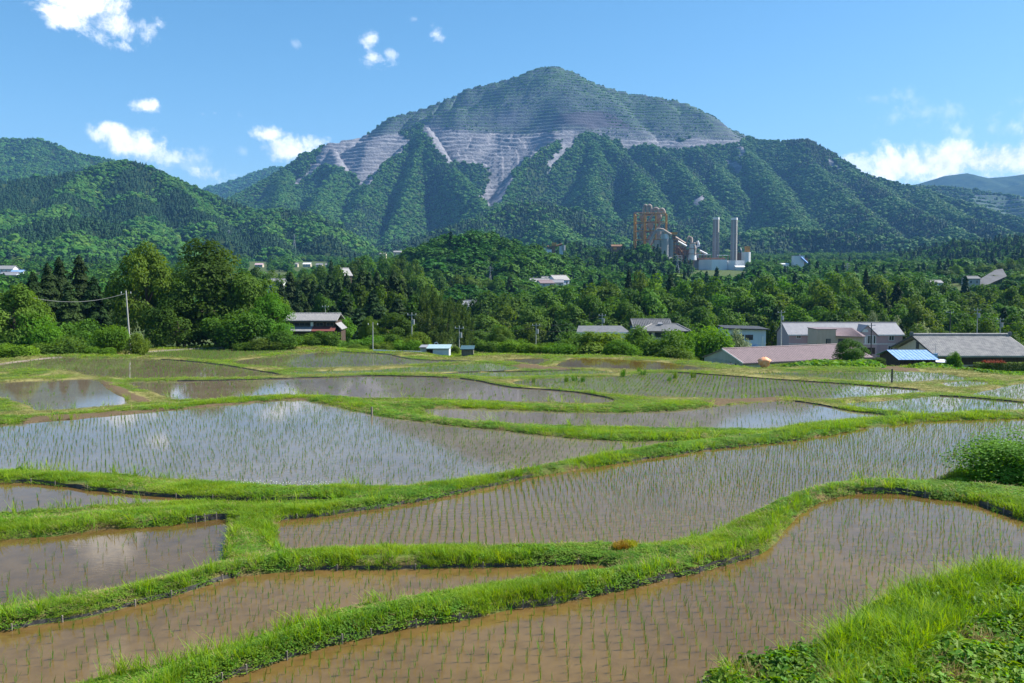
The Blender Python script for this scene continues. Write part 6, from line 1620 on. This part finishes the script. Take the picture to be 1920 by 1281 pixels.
for nm_, pl, lb in (('dim', [(300,674),(380,680),(440,688),(526,704)], 'dark edge behind the dark green-grey far-left paddy'),
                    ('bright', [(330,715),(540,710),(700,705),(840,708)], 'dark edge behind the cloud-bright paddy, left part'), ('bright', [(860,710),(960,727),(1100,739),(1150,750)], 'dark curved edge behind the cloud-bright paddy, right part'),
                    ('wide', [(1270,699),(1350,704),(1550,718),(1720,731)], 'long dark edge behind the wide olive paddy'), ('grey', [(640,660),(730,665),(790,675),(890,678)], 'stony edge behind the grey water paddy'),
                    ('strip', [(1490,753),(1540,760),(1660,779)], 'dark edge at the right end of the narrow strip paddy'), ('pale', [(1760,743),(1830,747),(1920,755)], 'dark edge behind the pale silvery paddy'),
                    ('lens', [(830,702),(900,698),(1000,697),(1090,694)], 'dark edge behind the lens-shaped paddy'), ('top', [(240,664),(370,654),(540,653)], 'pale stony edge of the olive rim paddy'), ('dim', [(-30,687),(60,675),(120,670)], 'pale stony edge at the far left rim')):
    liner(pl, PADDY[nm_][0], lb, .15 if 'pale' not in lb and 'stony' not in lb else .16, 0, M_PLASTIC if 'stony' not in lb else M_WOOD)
def post(px, py, drop, h, r, label, m=M_WOOD):
    q = on_level(px, py, -drop); MB().tube([(0, 0, -.3), (.01, 0, h * .5), (.0, .01, h)], r, 8, r * .9).build('post', m, loc=q, label=label, cat='post')
post(697, 777, 8.4, .45, .06, 'short grey stake at the edge of the large paddy')
q_ = on_level(1672, 718, -10.0); post(1672, 719, 10.0, 1.35, .09, 'dark upright post standing between the pale paddies', M_DARK)
post(1387, 826, 8.2, .35, .035, 'thin stake in the grass above the long curved paddy')
# orange bag
q = at(1433, 692, 103); zb = gz(q[0], 103); g = np.random.default_rng(4); V = []; n_, m_ = 18, 10
for i in range(m_ + 1):
    t_ = i / m_
    for k_ in range(n_):
        a = 6.283 * k_ / n_; r_ = .62 * (math.sin(min(t_ * 1.25 + .35, 1.6)) if t_ < .75 else max(.12, 1.0 - (t_ - .75) * 3.4)) * (1 + .10 * math.sin(a * 5 + i) * (.4 + t_) + .04 * g.normal())
        V.append((r_ * math.cos(a) * 1.3, r_ * math.sin(a), t_ * 1.5 + .03 * g.normal()))
fs = [(i * n_ + k_, i * n_ + (k_ + 1) % n_, (i + 1) * n_ + (k_ + 1) % n_, (i + 1) * n_ + k_) for i in range(m_) for k_ in range(n_)]
MB().add(V, fs, True).build('tarp_bag', mat('orange_tarp', (.80, .30, .11), (.85, .46, .28), 2.5, .6, .4, 5), loc=(q[0], 103, zb + .02), label='knotted orange plastic bag on the grass before the mauve shed', cat='bag')
q = at(1366, 690, 112); zb = gz(q[0], 112)
e = empty('compost_bin', (q[0], 112, zb), rad(20), label='black crate-like compost bin at the corner of the mauve shed', cat='bin')
for i in range(4): MB().box(-.75, .75, -.55, .55, .03 + i * .34, .31 + i * .34).build('slat', M_DARK, e)
for x in (-.72, .72):
    for y in (-.58, .58): MB().box(x - .05, x + .05, y - .04, y + .04, -.3, 1.45).build('corner_post', M_DARK, e)
# tufts of spare seedlings standing in the wide paddy
tuft = blades(400, 60, .16, .25, .5, .02, .35, .2); tuft.materials.append(G_RICE)
for i, (px, py) in enumerate([(1000,717),(1062,716),(1077,714),(1093,716),(1168,706),(1206,703),(1255,714),(1266,709),(1300,708),(1198,697)]):
    q = on_level(px, py, -9.8); o = obj('seedling_bundle', tuft, None, loc=q, rz=i, label='%s bundle of spare rice seedlings in the wide olive paddy' % (ORD[i] if i == 0 else ORD[i] + ' from left'), cat='seedlings', group='spare seedling bundles'); s_ = R.uniform(1.0, 1.9); o.scale = (s_, s_, s_ * .95)
# mossy yellow-red patch on the bund, mud spit
P = []; g = np.random.default_rng(9)
for i in range(90):
    q = on_level(1174 + g.normal(0, 11), 1040 + g.normal(0, 3.5), -6.95); P.append((q[0], q[1], gz(q[0], q[1]) + .05))
scatter('sedum_patch', P, zrots(len(P), .2), g.uniform(.5, 1.0, len(P)), np.where(np.array(P)[:, 0] < np.median(np.array(P)[:, 0]), 0, 1),
        [(blades(420, 30, .10, .05, .17, .012, .4, .3), leaf_mat('reddish_sedum', (.28, .17, .03), (.34, .26, .04), .3)), (blades(421, 30, .10, .05, .18, .012, .4, .3), leaf_mat('yellow_sedum', (.30, .30, .02), (.42, .40, .03), .3))], kind='stuff', label='yellow and rust-coloured sedum patch on the bund')
# vegetable beds before the sheds, hedge
def bed(name, pl, n, size, mt, label, Yd, hgt=.35, leaf=.16):
    g = np.random.default_rng(n); q = np.array(pl, float); a, b = q.min(0), q.max(0)
    u = g.uniform(a[0], b[0], n * 3); v = g.uniform(a[1], b[1], n * 3); k = in_poly(u, v, q); u, v = u[k][:n], v[k][:n]
    P = np.array([at(i, j, Yd[0] + (Yd[1] - Yd[0]) * (b[1] - j) / (b[1] - a[1])) for i, j in zip(u, v)]); P[:, 2] = ground_z(P[:, 0], P[:, 1])
    scatter(name, P, zrots(len(P), .1), g.uniform(.7, 1.3, len(P)) * size, g.integers(0, 3, len(P)), [(weeds(500 + i, 30, .45, hgt, leaf), mt) for i in range(3)], kind='stuff', label=label)
G_VEG = leaf_mat('vegetable_leaves', (.10, .22, .03), (.19, .34, .06), .35, .5, .2, .02)
bed('vegetable_bed', [(1468,690),(1500,678),(1580,674),(1640,680),(1650,690),(1560,694),(1490,695)], 420, 1.9, G_VEG, 'dense bed of broad-leaved vegetables before the mauve roof', (104, 118))
bed('vegetable_patch', [(1708,690),(1730,682),(1770,682),(1785,690),(1740,696)], 170, 1.7, G_VEG, 'small leafy patch in front of the blue-roofed shed', (104, 116))
bed('kitchen_garden', [(1780,690),(1800,680),(1860,684),(1940,688),(1940,700),(1850,700)], 420, 1.4, G_VEG, 'rows of garden vegetables before the hedge at the right', (92, 104), .22)
a, b = at(1828, 688, 111), at(1950, 686, 111); g = np.random.default_rng(31)
e = empty('hedge', ((a[0] + b[0]) / 2, 111, gz((a[0] + b[0]) / 2, 111)), label='clipped hedge with red young leaves along the barn', cat='hedge')
L_ = (b[0] - a[0]) / 2; n_ = 9000; c_ = np.stack([g.uniform(-L_, L_, n_), g.normal(0, .35, n_), np.clip(g.uniform(-.2, 1.45, n_), 0, 1.5)], 1); c_[:, 1] = np.sign(c_[:, 1]) * np.minimum(np.abs(c_[:, 1]) + .15, .55)
V, Fc = cards(c_, c_ * (0, 1, .3) + (0, -.2, .6) + g.normal(0, .5, c_.shape), .085, .055, g); obj('foliage', np_mesh('foliage', V, Fc), L_MID, e)
n_ = 2600; c_ = np.stack([g.uniform(-L_, L_, n_), g.normal(0, .35, n_), 1.42 + np.abs(g.normal(0, .13, n_))], 1); c_ = c_[vnoise(c_[:, 0] * .8, c_[:, 0] * 0, 5) > .35]
V, Fc = cards(c_, (0, -.2, 1) + g.normal(0, .5, c_.shape), .08, .05, g); obj('red_shoots', np_mesh('red_shoots', V, Fc), leaf_mat('red_shoots', (.20, .045, .02), (.30, .09, .03), .35), e)
mb = MB()
for x in np.linspace(-L_, L_, 14): mb.tube([(x, 0, -.3), (x, 0, .9)], .04, 5)
mb.build('stems', BARK, e)
# big leafy bush at the right edge of the fields, and the small one at the left
def leafy(name, px, py, Y, w, h, n, leaf, mt, label):
    q = at(px, py, Y); e = empty(name, (q[0], Y, gz(q[0], Y) - .16 * h), label=label, cat='bush'); e.scale = (w, w * .8, h)
    obj('trunk', with_mat(trunk_mesh(77, 'bush'), BARK), None, e)
    V, Fc = bush_crown(900 + n, n, leaf, 26); obj('crown', np_mesh('crown', V, Fc), mt, e)
leafy('bush', 1925, 908, 30.0, 5.6, 2.5, 30000, .0120, leaf_mat('bush_right', (.095, .200, .012), (.190, .330, .030), .42, 2.5, .1, spec=.2), 'big rounded leafy bush at the right edge above the nearest paddy')
leafy('bush', 1795, 906, 29.2, 2.2, .75, 8000, .020, L_BRIGHT, 'low spreading weeds at the left foot of the big right-edge bush')
leafy('bush', 39, 893, 34.2, .60, .50, 1500, .05, L_BRIGHT, 'small round green shrub on the bund at the left edge')
q = at(1917, 812, 37); e = empty('water_tub', (q[0], 37, gz(q[0], 37)), label='dark plastic tub peeking over the bush at the right edge', cat='tub')
MB().tube([(0, 0, 0), (0, 0, .5)], .28, 18, .34).build('body', M_DARK, e); MB().tube([(0, 0, .5), (0, 0, .55)], .37, 18).build('rim', M_DARK, e)
# ------------------------------------------------------------------ the air: pale even haze
hz_m, t, out = new_mat('haze_air')
pv = t.new('ShaderNodeVolumePrincipled', {'Color': (.21, .51, 1.0, 1), 'Density': 5.8e-5, 'Anisotropy': .0})
t.l.new(pv.outputs[0], out.inputs['Volume'])
mb = MB().box(-10300, 10300, -10300, 10300, -60, 1420)
mb.build('haze', hz_m, kind='stuff', label='thin blue summer haze in the air')
